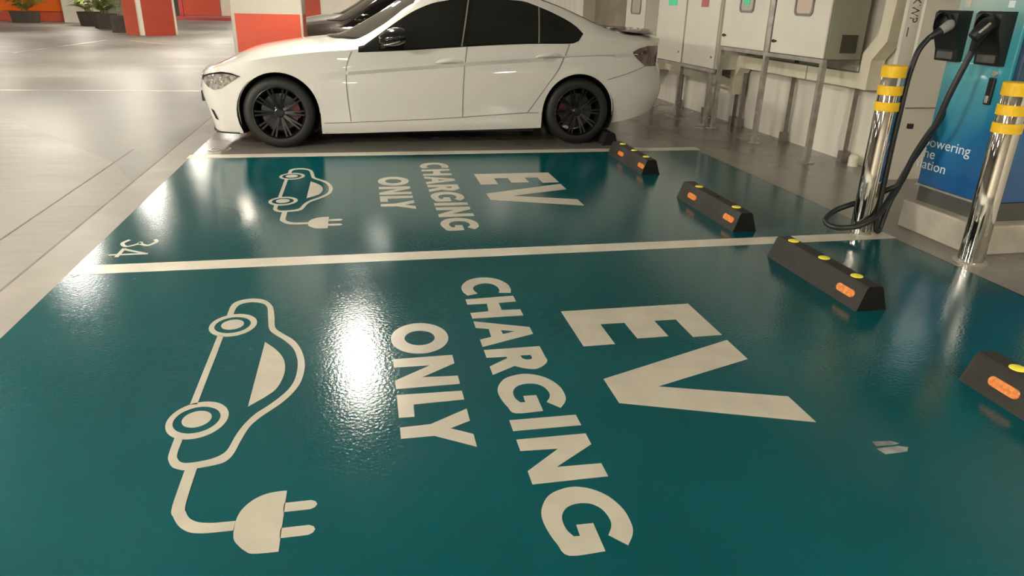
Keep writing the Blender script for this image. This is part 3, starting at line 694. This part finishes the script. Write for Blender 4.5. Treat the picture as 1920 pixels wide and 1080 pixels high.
    # ---- mirrors
    b = MB(); V2 = []; n = 16; K = 12
    for i in range(K+1):
        t = i/K; x = 1.70+.225*t
        ry = .115*(math.sin(PI*min(1, .08+t*.62))**.7); rz = .084*(math.sin(PI*min(1, .06+t*.72))**.6)
        for q in range(n):
            a = 2*PI*q/n; V2.append((x, -1.005+ry*math.cos(a), .965+.03*t+rz*math.sin(a)*(1 if math.sin(a) > 0 else .85)))
    b.add(V2, [(i*n+q, i*n+(q+1) % n, (i+1)*n+(q+1) % n, (i+1)*n+q) for i in range(K) for q in range(n)]+[tuple(range(n))[::-1], tuple(range(K*n, K*n+n))])
    mo = b.build('wing_mirror', 'car_black_trim', car, auto=.9)
    st = MB().tube(catmull([(1.70, -.80, .885), (1.72, -.87, .895), (1.77, -.94, .925)], 4), .022, 10).build('mirror_arm', 'car_black_trim', mo, smooth=True)
    bl = MB().tube(catmull([(1.74, -1.085, .925), (1.79, -1.108, .935), (1.86, -1.108, .955), (1.885, -1.09, .965)], 5), .007, 8).build('mirror_glint', 'lamp_chrome', mo, smooth=True)  # chrome strip added as the white glint on the mirror
    mm = mirror_y(mo, 'wing_mirror', car); mirror_y(st, 'mirror_arm', mm); mirror_y(bl, 'mirror_glint', mm)
    # ---- boot spoiler
    b = MB(); V2 = []; n = 20; prof = [(.0, .006), (.16, .018), (.30, .020), (.335, .012), (.34, .0), (.325, -.012), (.22, -.006), (.0, -.006)]
    for i in range(n+1):
        s = lerp(-1, 1, i/n); y = s*.70; e = max(.02, (1-abs(s)**6)); dx = -.16*s*s
        for px, pz in prof:
            xx = 4.20+px+dx; zb = c_zr(min(4.5, xx))+(c_zc(min(4.5, xx))-c_zr(min(4.5, xx)))*(1-abs(s*.80)**2.2)
            V2.append((xx, y, zb+.004+(pz+.012*px/.34)*e+.004))
    m_ = len(prof)
    b.add(V2, [(i*m_+q, i*m_+(q+1) % m_, (i+1)*m_+(q+1) % m_, (i+1)*m_+q) for i in range(n) for q in range(m_)]+[tuple(range(m_))[::-1], tuple(range(n*m_, n*m_+m_))])
    b.build('boot_spoiler', 'car_black_trim', car, auto=.8)
    return car
make_car('sedan_car', 'white sedan with tinted windows and black alloy wheels parked beyond the far teal bay', 'car_white', False, (-.055, 4.055, 0))
dk = make_car('parked_car', 'dark brownish car mostly hidden behind the bonnet of the white sedan', 'car_black', True, (-.27, 9.72, 0))
sv = make_car('parked_car', 'silver car farthest away, its bonnet showing above the dark car', 'car_silver', True, (-.32, 15.36, 0))

# ------------------------------------------------------------------ wall cabinets, frames, ducts
def cabinet(label, y0, y1, z0, z1, latch=None, glass=None, lock=None, vent=False, x0=5.40, x1=5.77):
    """electrical cabinet, door facing -x; y1 > y0"""
    t = thing('electrical_cabinet', label, 'electrical cabinet', (x1, (y0+y1)/2, z0), group='electrical cabinets on the wall frames'); c = (y0+y1)/2
    h = z1-z0; w2 = (y1-y0)/2
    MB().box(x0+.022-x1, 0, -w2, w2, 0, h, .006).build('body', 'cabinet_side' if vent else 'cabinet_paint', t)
    d = MB().box(x0-x1, x0+.02-x1, -w2+.006, w2-.006, .006, h-.006, .006).build('door', 'cabinet_paint', t)
    if latch:
        MB().lathe([(.0, -.022), (.012, -.022), (.015, -.008), (.015, .004)], (x0-x1, latch[0]-c, latch[1]-z0), 'x', 14).build('latch', 'black_plastic', d, auto=.6)
        MB().box(x0-.02-x1, x0-x1, latch[0]-c-.045, latch[0]-c, latch[1]-z0-.008, latch[1]-z0+.008, .003).build('latch', 'black_plastic', d)
    if lock:
        MB().lathe([(.0, -.008), (.012, -.008), (.014, 0)], (x0-x1, lock[0]-c, lock[1]-z0), 'x', 14).build('lock', 'dark_steel', d, auto=.6)
    if glass:
        gy0, gy1, gz0, gz1, gm = glass
        def rr(a, b, e, f, r):
            P = []
            for cx, cz, a0 in ((b-r, f-r, 0), (a+r, f-r, PI/2), (a+r, e+r, PI), (b-r, e+r, 1.5*PI)):
                for i in range(6): P.append((cx+r*math.cos(a0+i*PI/10), cz+r*math.sin(a0+i*PI/10)))
            return P
        o_ = [(a-c, b-z0) for a, b in rr(gy0, gy1, gz0, gz1, .05)]; i_ = [(a-c, b-z0) for a, b in rr(gy0+.022, gy1-.022, gz0+.022, gz1-.022, .035)]
        n = len(o_); xf = x0-.012-x1; xb = x0-x1
        V = [(xf, *q) for q in o_]+[(xf, *q) for q in i_]+[(xb, *q) for q in o_]+[(xb, *q) for q in i_]
        F = []
        for i in range(n):
            k = (i+1) % n; F += [(i, k, n+k, n+i), (i, 2*n+i, 2*n+k, k), (n+i, n+k, 3*n+k, 3*n+i)]
        fr = MB().add(V, F).build('window_frame', 'dark_steel', d, auto=.5)
        MB().prism(i_, 'x', x0-.004-x1, x0-x1-.001).build('pane', gm, d)
    if vent:
        vb = MB().box(-.22, -.07, -w2-.008, -w2, .055, .205).build('vent', 'vent', t)
    return t
ZT = 1.95
cabinet('cream cabinet with vent and shade-toned grey side, nearest the chrome bollards', 2.105, 2.99, .90, ZT, (2.93, 1.012), (2.36, 2.65, 1.245, 1.55, 'pink_glass'), vent=True)
c3 = cabinet('cream cabinet with green lit dial window, left of the vented one', 3.10, 4.03, .90, ZT, (3.96, 1.02), (3.39, 3.68, 1.255, 1.56, 'pale_glass'))
c2 = cabinet('tall cream cabinet with a red label over its lower keyhole door', 4.13, 4.985, .64, ZT, lock=(4.21, .77), x1=5.80)
c1 = cabinet('tall cream cabinet with a small green light, behind the white sedan', 5.03, 5.90, .64, ZT, lock=(5.12, .77), x1=5.80)
cabinet('narrow cream cabinet with glass door panel, farthest along the wall', 6.37, 7.10, .45, ZT, glass=(6.54, 6.92, 1.18, 1.6, 'pale_glass'), x1=5.80)
def onface(parent, name, m, y0, y1, z0, z1, x=5.40):
    o = MB().box(x-.008-parent.location.x, x-.0005-parent.location.x, y0-parent.location.y, y1-parent.location.y, z0-parent.location.z, z1-parent.location.z, .002).build(name, m, parent); return o
onface(c1, 'indicator', 'green_led', 5.30, 5.56, 1.31, 1.40)
onface(c2, 'label_plate', 'red_label', 4.42, 4.60, 1.30, 1.42)
onface(c3, 'indicator', 'green_led', 3.48, 3.60, 1.335, 1.39, 5.397)
# support frames
def frame(label, fl, bl, y0, y1, z, mname):
    t = thing('support_frame', label, 'steel frame', (5.6, (y0+y1)/2, 0), group='cabinet support frames'); c = (y0+y1)/2
    b = MB(); b.box(-.205, -.165, y0-c, y1-c, z-.035, z, .002); b.box(.15, .19, y0-c, y1-c, z-.035, z, .002)
    b.build('rail', 'galv', t)
    for y in fl:
        g = MB(); g.prism([(-.205, y-c-.022), (-.160, y-c-.022), (-.160, y-c-.016), (-.199, y-c-.016), (-.199, y-c+.022), (-.205, y-c+.022)], 'z', .0015, z-.035)
        g.box(-.235, -.13, y-c-.06, y-c+.06, .0015, .0085)
        g.build('leg', 'galv', t)
    for y in bl:
        g = MB(); g.prism([(.17, y-c-.022), (.215, y-c-.022), (.215, y-c+.022), (.209, y-c+.022), (.209, y-c-.016), (.17, y-c-.016)], 'z', .0015, z-.035)
        g.box(.16, .225, y-c-.035, y-c+.035, .0015, .10)
        g.build('leg', 'dark_steel', t)
    return t
frame('galvanised frame on legs under the two cream cabinets nearest the bollards', (2.11, 3.06, 4.0), (2.12, 3.13, 4.10), 2.09, 4.03, .90, 'galv')
frame('galvanised frame on legs under the tall pair of cream cabinets', (4.20, 5.02, 5.86), (4.25, 5.0, 5.80), 4.13, 5.90, .64, 'galv')
# strut between cabinets
tag(MB().box(5.40, 5.44, 3.005, 3.085, .90, ZT).build('strut_channel', 'galv'), 'grey steel strut standing between the two windowed cream cabinets', 'steel strut')
def duct_path(P, w, d, xf):
    """rectangular duct along (y, z) points, front face at xf"""
    mb = MB(); P = [Vector((a, b)) for a, b in P]; V = []
    for i, p in enumerate(P):
        t0 = (p-P[i-1]).normalized() if i else (P[1]-p).normalized(); t1 = (P[i+1]-p).normalized() if i < len(P)-1 else t0
        n0 = Vector((-t0.y, t0.x)); n1 = Vector((-t1.y, t1.x)); n = (n0+n1).normalized(); n = n/max(.4, n.dot(n0))*w/2
        for x in (xf, xf+d):
            V.append((x, p.x+n.x, p.y+n.y)); V.append((x, p.x-n.x, p.y-n.y))
    F = []
    for i in range(len(P)-1):
        a, b = 4*i, 4*i+4
        F += [(a, a+1, b+1, b), (a+2, b+2, b+3, a+3), (a, b, b+2, a+2), (a+1, a+3, b+3, b+1)]
    k = 4*(len(P)-1); F += [(0, 2, 3, 1), (k, k+1, k+3, k+2)]
    return mb.add(V, F)
t = thing('cable_duct', 'cream cable duct running along the wall under the cabinets and rising by the white pipe', 'cable duct')
duct_path([(3.96, .735), (1.915, .735)], .125, .13, 5.69).build('duct_run', 'duct', t)
duct_path([(1.915, .672), (1.915, .94), (1.765, 1.10), (1.745, 1.5), (1.745, CEIL-.03)], .125, .135, 5.687).build('duct_riser', 'duct', t)
duct_path([(3.94, .735), (4.06, .735), (4.17, .60), (4.17, .37)], .13, .14, 5.68).build('duct_elbow', 'duct', t)
duct_path([(4.10, .45), (4.6, .50), (6.2, .53)], .12, .12, 5.70).build('duct_run', 'duct', t)
for y in (2.75, 3.5): MB().box(5.683, 5.69, y-.004, y+.004, .672, .80).build('duct_joint', 'cabinet_side', t)
# white pipe with stencilled letters
t = thing('wall_pipe', 'white vertical pipe with stencilled letters KWP beside the cable duct', 'pipe', (5.755, 1.50, 0))
b = MB(); b.tube([(0, 0, .12), (0, 0, CEIL-.005)], .078, 24); b.lathe([(.078, .12), (.092, .12), (.092, .0), (0, 0)], (0, 0, 0), 'z', 24)
b.build('pipe_body', 'pipe', t, auto=.6)
for z in (.58,): MB().lathe([(.079, z-.014), (.083, z-.014), (.083, z+.014), (.079, z+.014)], (0, 0, 0), 'z', 24).build('pipe_clamp', 'galv', t, auto=.5)
def on_cyl(me, r, a0, zc):
    """wrap a flat mesh (x across, y along) round the pipe; text reads downwards"""
    for v in me.vertices:
        x, y = v.co.x, v.co.y
        ang = a0+y/r; rr = r+.0015+v.co.z
        v.co = Vector((math.cos(ang)*rr, math.sin(ang)*rr, zc-x))
me = text_mesh('KWP', .085); me.materials.clear(); me.materials.append(M['black_text'])
on_cyl(me, .078, PI+.14, 1.412); o = bpy.data.objects.new('lettering', me); C.objects.link(o); o.parent = t
d_ = MB(); d_.add([(-.0785*math.cos(.12+i*.03), -.0785*math.sin(.12+i*.03), z) for i in range(6) for z in (1.12, 1.19)], [(2*i, 2*i+1, 2*i+3, 2*i+2) for i in range(5)])
dd = d_.build('painted_dash', 'black_text', t)
t2 = thing('pipe_bracket', 'small dark metal bracket on the wall between the pipe and the charger', 'bracket', (5.72, 1.28, .60))
MB().box(-.08, .36, -.008, .008, -.005, .005).build('rod', 'dark_steel', t2); MB().box(-.02, .02, -.016, .016, -.16, -.12, .004).build('clip', 'black_plastic', t2)
tag(MB().lathe([(0, 0), (.045, 0), (.045, .08), (.03, .10), (0, .10)], (5.77, 1.93, .0015), 'z', 18).build('pipe_stub', 'pipe', auto=.6), 'short white pipe stub on the floor at the wall, behind the far bollard', 'pipe stub')

# ------------------------------------------------------------------ charger on its plinth
CX, CY0, CY1 = 4.925, -.345, .172
struct(MB().box(4.865, 6.08, -.43, .195, 0, .178, .012).build('plinth', 'plinth'))
ch = thing('ev_charger', 'blue electric car charger with two black holsters on a concrete plinth', 'charger', (5.1, 0, .178))
zo = .178
def L(x0, x1, y0, y1, z0, z1): return (x0-5.1, x1-5.1, y0, y1, z0-zo, z1-zo)
MB().box(*L(CX+.02, 5.50, CY0, CY1, .178, .285)).build('base_kick', 'kick', ch)
MB().box(*L(CX+.012, 5.52, CY0-.004, CY1, .285, 1.85), .012).build('cabinet_body', 'navy', ch)
fp = MB().box(*L(CX-.006, CX+.03, CY0+.035, CY1-.004, .29, 1.80), .006).build('front_panel', 'wrap', ch)
MB().box(*L(CX+.085, 5.50, CY0-.012, CY0+.01, .29, 1.80), .006).build('side_panel', 'wrap', ch)
MB().box(*L(CX-.008, CX+.012, CY0+.03, CY1+.004, .278, .290)).build('trim_strip', 'galv', ch)
MB().box(*L(CX-.012, CX+.0, -.20, .05, 1.47, 1.66), .004).build('screen', 'pale_glass', ch)
for y, lab in ((.14, 0), (-.165, 1)):
    hs = MB(); z0, z1 = 1.035, 1.315
    hs.prism([(0, z0-zo), (-.035, z0-zo), (-.045, 1.10-zo), (-.095, 1.22-zo), (-.095, 1.30-zo), (-.075, z1-zo), (0, z1-zo)], 'y', y-.088, y+.088)
    h = hs.build('holster', 'black_plastic', ch, loc=(CX-.006-5.1, 0, 0))
    MB().lathe([(.058, -.02), (.062, .0), (.050, .003), (.046, -.02)], (-.098, y, 1.245-zo), 'x', 24).build('socket_ring', 'cable', h, auto=.6)
    MB().box(-.052, -.03, y-.06, y+.06, z0+.012-zo, z0+.055-zo, .004).build('holster_foot', 'kick', h)
for y, m_ in ((.10, 'pale_glass'), (-.20, 'white_print')):
    s = MB().box(*L(CX-.0085, CX-.006, y-.02, y+.02, 1.335, 1.37)).build('sticker', m_, ch)
MB().box(*L(CX-.009, CX-.006, -.25, .16, 1.032, 1.037)).build('panel_line', 'white_print', fp)
hd = MB().box(*L(CX-.022, CX-.006, -.232, -.188, .825, .972), .006).build('door_handle', 'black_plastic', ch)
MB().box(*L(CX-.028, CX-.02, -.222, -.200, .835, .875), .003).build('handle_lever', 'galv', hd)
MB().lathe([(0, -.008), (.016, -.008), (.018, 0)], (CX-.006-5.1, -.208, .995-zo), 'x', 14).build('lock', 'galv', ch, auto=.5)
for s, yl, yr, zb, xh in (('powering', .185, -.180, .527, .042), ('the', .205, .078, .457, .042), ('nation', .205, -.030, .388, .042)):
    me = text_mesh(s, 1.); X = [v.co.x for v in me.vertices]; sx = (yl-yr)/(max(X)-min(X)); xm = min(X)
    for v in me.vertices: v.co = Vector((CX-.0068-5.1+v.co.z*-.6, yl-(v.co.x-xm)*sx, zb-zo+v.co.y*xh/.5))
    me.materials.clear(); me.materials.append(M['white_print']); me.flip_normals()
    o = bpy.data.objects.new('lettering', me); C.objects.link(o); o.parent = fp
# plugs and cables
def cable(label, pts, r, plug, name='charging_cable'):
    t = thing(name, label, 'charging cable', (0, 0, 0), group='charging cables')
    MB().tube(catmull(pts, 10), r, 12).build('cable', 'cable', t, smooth=True)
    return t
c1 = cable('left charging cable with a grey plug, hanging down beside the chrome bollard', [(4.742, .073, 1.199), (4.715, .082, 1.175), (4.70, .095, 1.16), (4.655, .10, 1.09), (4.622, .09, .971), (4.598, .068, .87), (4.585, .054, .749), (4.578, .050, .60), (4.576, .047, .42), (4.575, .044, .27), (4.572, .038, .15), (4.572, .034, .08), (4.582, .032, .034), (4.602, .036, .019), (4.628, .055, .045), (4.652, .070, .115), (4.688, .086, .21), (4.752, .116, .30), (4.826, .150, .45), (4.87, .138, .572), (4.905, .140, .63), (4.925, .140, .66)], .0165, None)
g = MB(); g.tube(catmull([(4.875, .135, 1.245), (4.85, .115, 1.24), (4.81, .085, 1.235), (4.775, .075, 1.218), (4.745, .074, 1.20)], 5), .03, 14, rf=lambda t: lerp(.036, .024, t)); g.build('plug', 'plug_grey', c1, smooth=True)['label'] = 'grey plug'
MB().tube(catmull([(4.752, .074, 1.204), (4.728, .080, 1.186), (4.708, .09, 1.168)], 4), .022, 12, rf=lambda t: lerp(.026, .018, t)).build('strain_relief', 'cable', c1, smooth=True)
c2_ = cable('right charging cable with a black plug, looping round the foot of the chrome bollard', [(4.788, -.152, 1.13), (4.786, -.146, 1.09), (4.779, -.136, 1.045), (4.753, -.102, .867), (4.747, -.059, .687), (4.738, -.014, .60), (4.728, .033, .475), (4.715, .075, .315), (4.668, .115, .262), (4.602, .160, .206), (4.539, .178, .173), (4.474, .188, .150), (4.392, .195, .118), (4.315, .163, .085), (4.283, .118, .062), (4.304, .070, .049), (4.354, .032, .052), (4.43, -.016, .080), (4.545, -.004, .138), (4.648, .058, .222), (4.735, .112, .298), (4.79, .128, .40), (4.832, .118, .50), (4.872, .096, .62), (4.91, .090, .72), (4.925, .090, .75)], .0175, None)
g = MB(); g.tube(catmull([(4.86, -.165, 1.25), (4.80, -.197, 1.245), (4.755, -.208, 1.218), (4.725, -.200, 1.178)], 6), .032, 14, rf=lambda t: lerp(.050, .030, t)); pl = g.build('plug', 'black_plastic', c2_, smooth=True)
MB().tube(catmull([(4.80, -.192, 1.235), (4.79, -.176, 1.19), (4.788, -.160, 1.145), (4.788, -.148, 1.105)], 5), .03, 12, rf=lambda t: lerp(.042, .017, t)).build('plug_grip', 'black_plastic', pl, smooth=True)
MB().tube([(4.722, -.236, 1.205), (4.772, -.242, 1.255)], .007, 8).build('plug_badge', 'plug_grey', pl, smooth=True)

# ------------------------------------------------------------------ bollards
def bollard(label, x, y, r, H, fl):
    t = thing('bollard', label, 'bollard', (x, y, .0015), group='stainless steel bollards')
    MB().lathe([(r, 0), (r, H-.015), (r-.004, H-.006), (0, H-.003)], (0, 0, 0), 'z', 48).build('post', 'chrome', t, auto=.6)
    MB().lathe([(r+fl, 0), (r+fl, .004), (r+.004, .007), (r, .007)], (0, 0, 0), 'z', 40).build('base_plate', 'galv', t, auto=.5)
    for z0, z1 in ((H-.066, H), (H-.165, H-.11), (H-.256, H-.203)):
        q = r+.006
        b = MB().lathe([(r, z0), (q, z0+.002), (q, z1-.002), (r, z1)], (0, 0, 0), 'z', 48)
        if z1 > H-.01: b.lathe([(q-.001, z1-.003), (q-.006, z1+.002), (0, z1+.003)], (0, 0, 0), 'z', 48)
        o = b.build('yellow_band', 'yellow_band', t, auto=.6); o['label'] = 'yellow reflective band'
bollard('chrome bollard with three yellow bands wrapped by the charging cable', 4.50, .07, .062, 1.01, .004)
bollard('chrome bollard with three yellow bands in front of the blue charger, nearer the camera', 4.79, -.503, .066, .975, .022)

# ------------------------------------------------------------------ driveway columns and the far end
def column(label, x0, x1, y0, y1, px0, px1, pz, rot=0.):
    pass
t = thing('column', 'light grey square column with an orange panel, right at the nose of the white sedan', 'column', (.49, 5.42, 0))
MB().box(-.385, .375, -.29, .29, 0, CEIL, .012).build('shaft', 'grey_col', t)
MB().box(-.345, .350, -.292, -.286, .02, 1.115).build('painted_panel', 'orange', t)['label'] = 'orange painted panel'
MB().box(.372, .377, -.27, .27, .02, 1.115).build('painted_panel', 'orange', t)
t = thing('column', 'free-standing orange column with pale corner strips out in the driveway', 'column', (-5.46, 22.85, 0), math.radians(36))
cs = 1.22
MB().box(0, cs, 0, cs, 0, CEIL, .02).build('shaft', 'offwhite', t)
MB().box(.13, cs-.09, -.012, .002, .0, 1.9).build('painted_panel', 'orange_shaded', t)['label'] = 'orange front panel with shade in its colour'
MB().box(-.012, .002, .10, cs-.06, .0, 1.9).build('painted_panel', 'salmon', t)['label'] = 'orange side panel with lit tone in its colour'
def palm(t, h, n, seed, spread=.9):
    r = random.Random(seed); st = MB(); lf = MB()
    for i in range(n):
        a = r.uniform(0, 2*PI); sc_ = r.choice((.55, .8, 1.2)); b = Vector((r.uniform(-.12, .12), r.uniform(-.10, .10), h)); L_ = sc_*r.uniform(.9, 1.3); sp = r.uniform(.25, spread)
        d = Vector((math.cos(a), math.sin(a), 0))
        P = catmull([b, b+d*.12*sp+Vector((0, 0, .28*L_)), b+d*.5*sp+Vector((0, 0, .62*L_)), b+d*1.0*sp+Vector((0, 0, .60*L_))], 6)
        st.tube(P, .014, 6, rf=lambda q: lerp(.016, .004, q))
        for k in range(6, len(P)-1):
            tg = (P[k+1]-P[k-1]).normalized(); sd = tg.cross(Vector((0, 0, 1)))
            sd = sd.normalized() if sd.length > .1 else Vector((0, 1, 0))
            for s in (-1, 1):
                dv = (sd*s+tg*.6+Vector((0, 0, -.25))).normalized(); l = .34*math.sin(PI*(k-4)/(len(P)-2))+.06; wv = tg*.018
                p = P[k]; q = p+dv*l+Vector((0, 0, -.06*l)); m = p+dv*l*.5+Vector((0, 0, .01))
                lf.add([p, m+wv, q, m-wv], [(0, 1, 2, 3)])
    st.build('stems', 'stem', t); lf.build('fronds', 'leaf', t)
def planter(label, x, y, w, d, h, m, rz=0., plant=8, seed=1, taper=.86, spread=.9):
    t = thing('potted_palm' if plant else 'planter', label, 'potted plant' if plant else 'planter', (x, y, 0), rz)
    b = MB(); k = taper
    o = [(-w/2, -d/2), (w/2, -d/2), (w/2, d/2), (-w/2, d/2)]
    V = [(a*k, c*k, 0) for a, c in o]+[(a, c, h) for a, c in o]+[(a*.9, c*.9, h) for a, c in o]+[(a*.9, c*.9, h-.06) for a, c in o]
    F = [(3, 2, 1, 0)]+[(r*4+i, r*4+(i+1) % 4, r*4+4+(i+1) % 4, r*4+4+i) for r in range(3) for i in range(4)]
    b.add(V, F).build('pot', m, t)
    MB().box(-w*.44, w*.44, -d*.44, d*.44, h-.07, h-.055).build('soil', 'soil', t)
    if plant: palm(t, h-.06, plant, seed, spread)
    return t
planter('long dark trough planter with a small palm in front of the bright orange panel', -12.35, 32.2, 1.08, .36, .46, 'planter', .12, 16, 3, .88)
planter('potted palm in a dark box beside the white curved wall', -9.20, 30.2, .80, .80, .54, 'planter', .5, 18, 5, .84)
planter('potted palm in a dark box beside the free-standing orange column', -7.95, 27.9, .80, .80, .54, 'planter', .5, 22, 8, .84, .7)
planter('narrow dark planter tucked close against the free-standing orange column', -6.68, 25.0, .42, .60, .55, 'planter', .15, 4, 11, 1.0)
t = thing('display_panel', 'bright orange display panel at the far left behind the trough planter', 'panel', (-12.6, 34.2, 0), .1)
MB().box(-1.6, 1.35, 0, .4, .42, 2.4, .02).build('panel', 'vivid_orange', t); MB().box(-1.7, 1.55, -.05, .5, 0, .40, .02).build('base', 'salmon', t)
t = thing('display_panel', 'off-white and red booth end at the far left edge of the picture', 'panel', (-15.6, 35., 0))
MB().box(-1.0, 1.2, 0, .3, .28, .95, .01).build('panel', 'offwhite', t); MB().box(-1.0, 1.2, 0, .32, .95, 2.2, .01).build('panel', 'pink_red', t); MB().box(-1.0, 1.2, -.02, .32, 0, .28, .01).build('base', 'pink_red', t)
# white curved wall
b = MB(); P = [(-11.35+1.1*math.sin(a)*1.0+1.0*(a/1.6), 33.6-3.0*(1-math.cos(a))*.9) for a in [1.6*i/16 for i in range(17)]]
P2 = [(x+.2, y+.35) for x, y in P]
b.prism(P+P2[::-1], 'z', 0, CEIL); struct(b.build('wall_curved', 'offwhite', auto=.5))
# far shopfront with orange door
t = thing('shop_door', 'orange door in a red frame at the far end of the driveway', 'door', (-7.2, 40.5, 0))
MB().box(-.55, 1.35, 0, .12, .22, 2.3, .01).build('door_leaf', 'salmon', t); MB().box(-.75, -.55, -.05, .15, .12, 2.4, .01).build('frame', 'pink_red', t); struct(MB().box(-8.1, -4.5, 40.0, 40.4, 0, .17, .02).build('kerb', 'pink_red'))
t = thing('shop_door', 'white door with a dark handle beside the far orange door', 'door', (-5.25, 40.5, 0))
MB().box(-.55, .22, 0, .12, .22, 2.3, .01).build('door_leaf', 'offwhite', t); MB().box(.23, .60, -.02, .15, .17, 2.4, .01).build('frame', 'pink_red', t); MB().box(-.42, -.28, -.06, 0, 1.12, 1.28, .01).build('door_handle', 'black_plastic', t)
struct(MB().box(-24, -9.2, 42, 42.2, 0, CEIL).build('wall_back', 'grey_col'))
struct(MB().box(-2.2, 5.8, 24, 24.2, 0, CEIL).build('wall_end', 'offwhite'))
t = thing('wall_panel', 'orange painted panel on the wall behind the dark parked car', 'panel', (-.5, 23.98, 0))
MB().box(-1.68, .72, -.02, .0, .02, 1.25).build('panel', 'orange', t)

# ------------------------------------------------------------------ ceiling lamps
proto = None
def lamp(x, y, label, rz=0.):
    global proto
    if proto is None:
        t = thing('ceiling_lamp', label, 'ceiling lamp', (x, y, CEIL), rz, 'ceiling lamps')
        MB().box(-.17, .17, -.62, .62, -.05, 0, .006).build('housing', 'lamp_body', t)
        MB().box(-.14, .14, -.59, .59, -.072, -.05, .006).build('diffuser', 'lamp_glow', t)
        proto = t
    else:
        t = copy_tree(proto); t.location = (x, y, CEIL); t.rotation_euler = (0, 0, rz); t['label'] = label
    return t
LAMPS = [(1.28, 4.05, 'over the white sedan'), (1.28, 10.3, 'beyond the dark parked car'), (1.0, -6.5, 'behind the near teal bay, added as unseen fill light'), (4.2, -4.4, 'near the wall, past the charger, added as unseen fill light')]  # near bay and charger lamps unseen, added to brighten car and wall
for i, y in enumerate((-5.5, -1.2, 4.5, 9.5, 14.5, 20., 26., 33., 40.)): LAMPS.append((-3.6, y, 'over the driveway beside the bays'))
for y in (-3, 3, 9, 15, 22, 30, 38): LAMPS.append((-9.5, y, 'over the far lane of the driveway'))
for y in (0, 10, 20, 32): LAMPS.append((-16.5, y, 'over the farthest lane'))
LAMPS.append((1.3, 16., 'beyond the dark parked car')); LAMPS.append((1.3, 21., 'beyond the dark parked car'))
for x, y, wh in LAMPS:
    t = lamp(x, y, 'long ceiling lamp '+wh, 0)
    m_ = 'lamp_glow_soft' if 'white sedan' in wh else 'lamp_glow_bright' if ('driveway beside' in wh and y < 2) else 'lamp_glow_mid' if 'driveway' in wh else 'lamp_glow_dim' if ('behind' in wh) else None
    if m_:
        for ch_ in t.children:
            if ch_.name.startswith('diffuser'):
                ch_.data = ch_.data.copy(); ch_.data.materials[0] = M[m_]
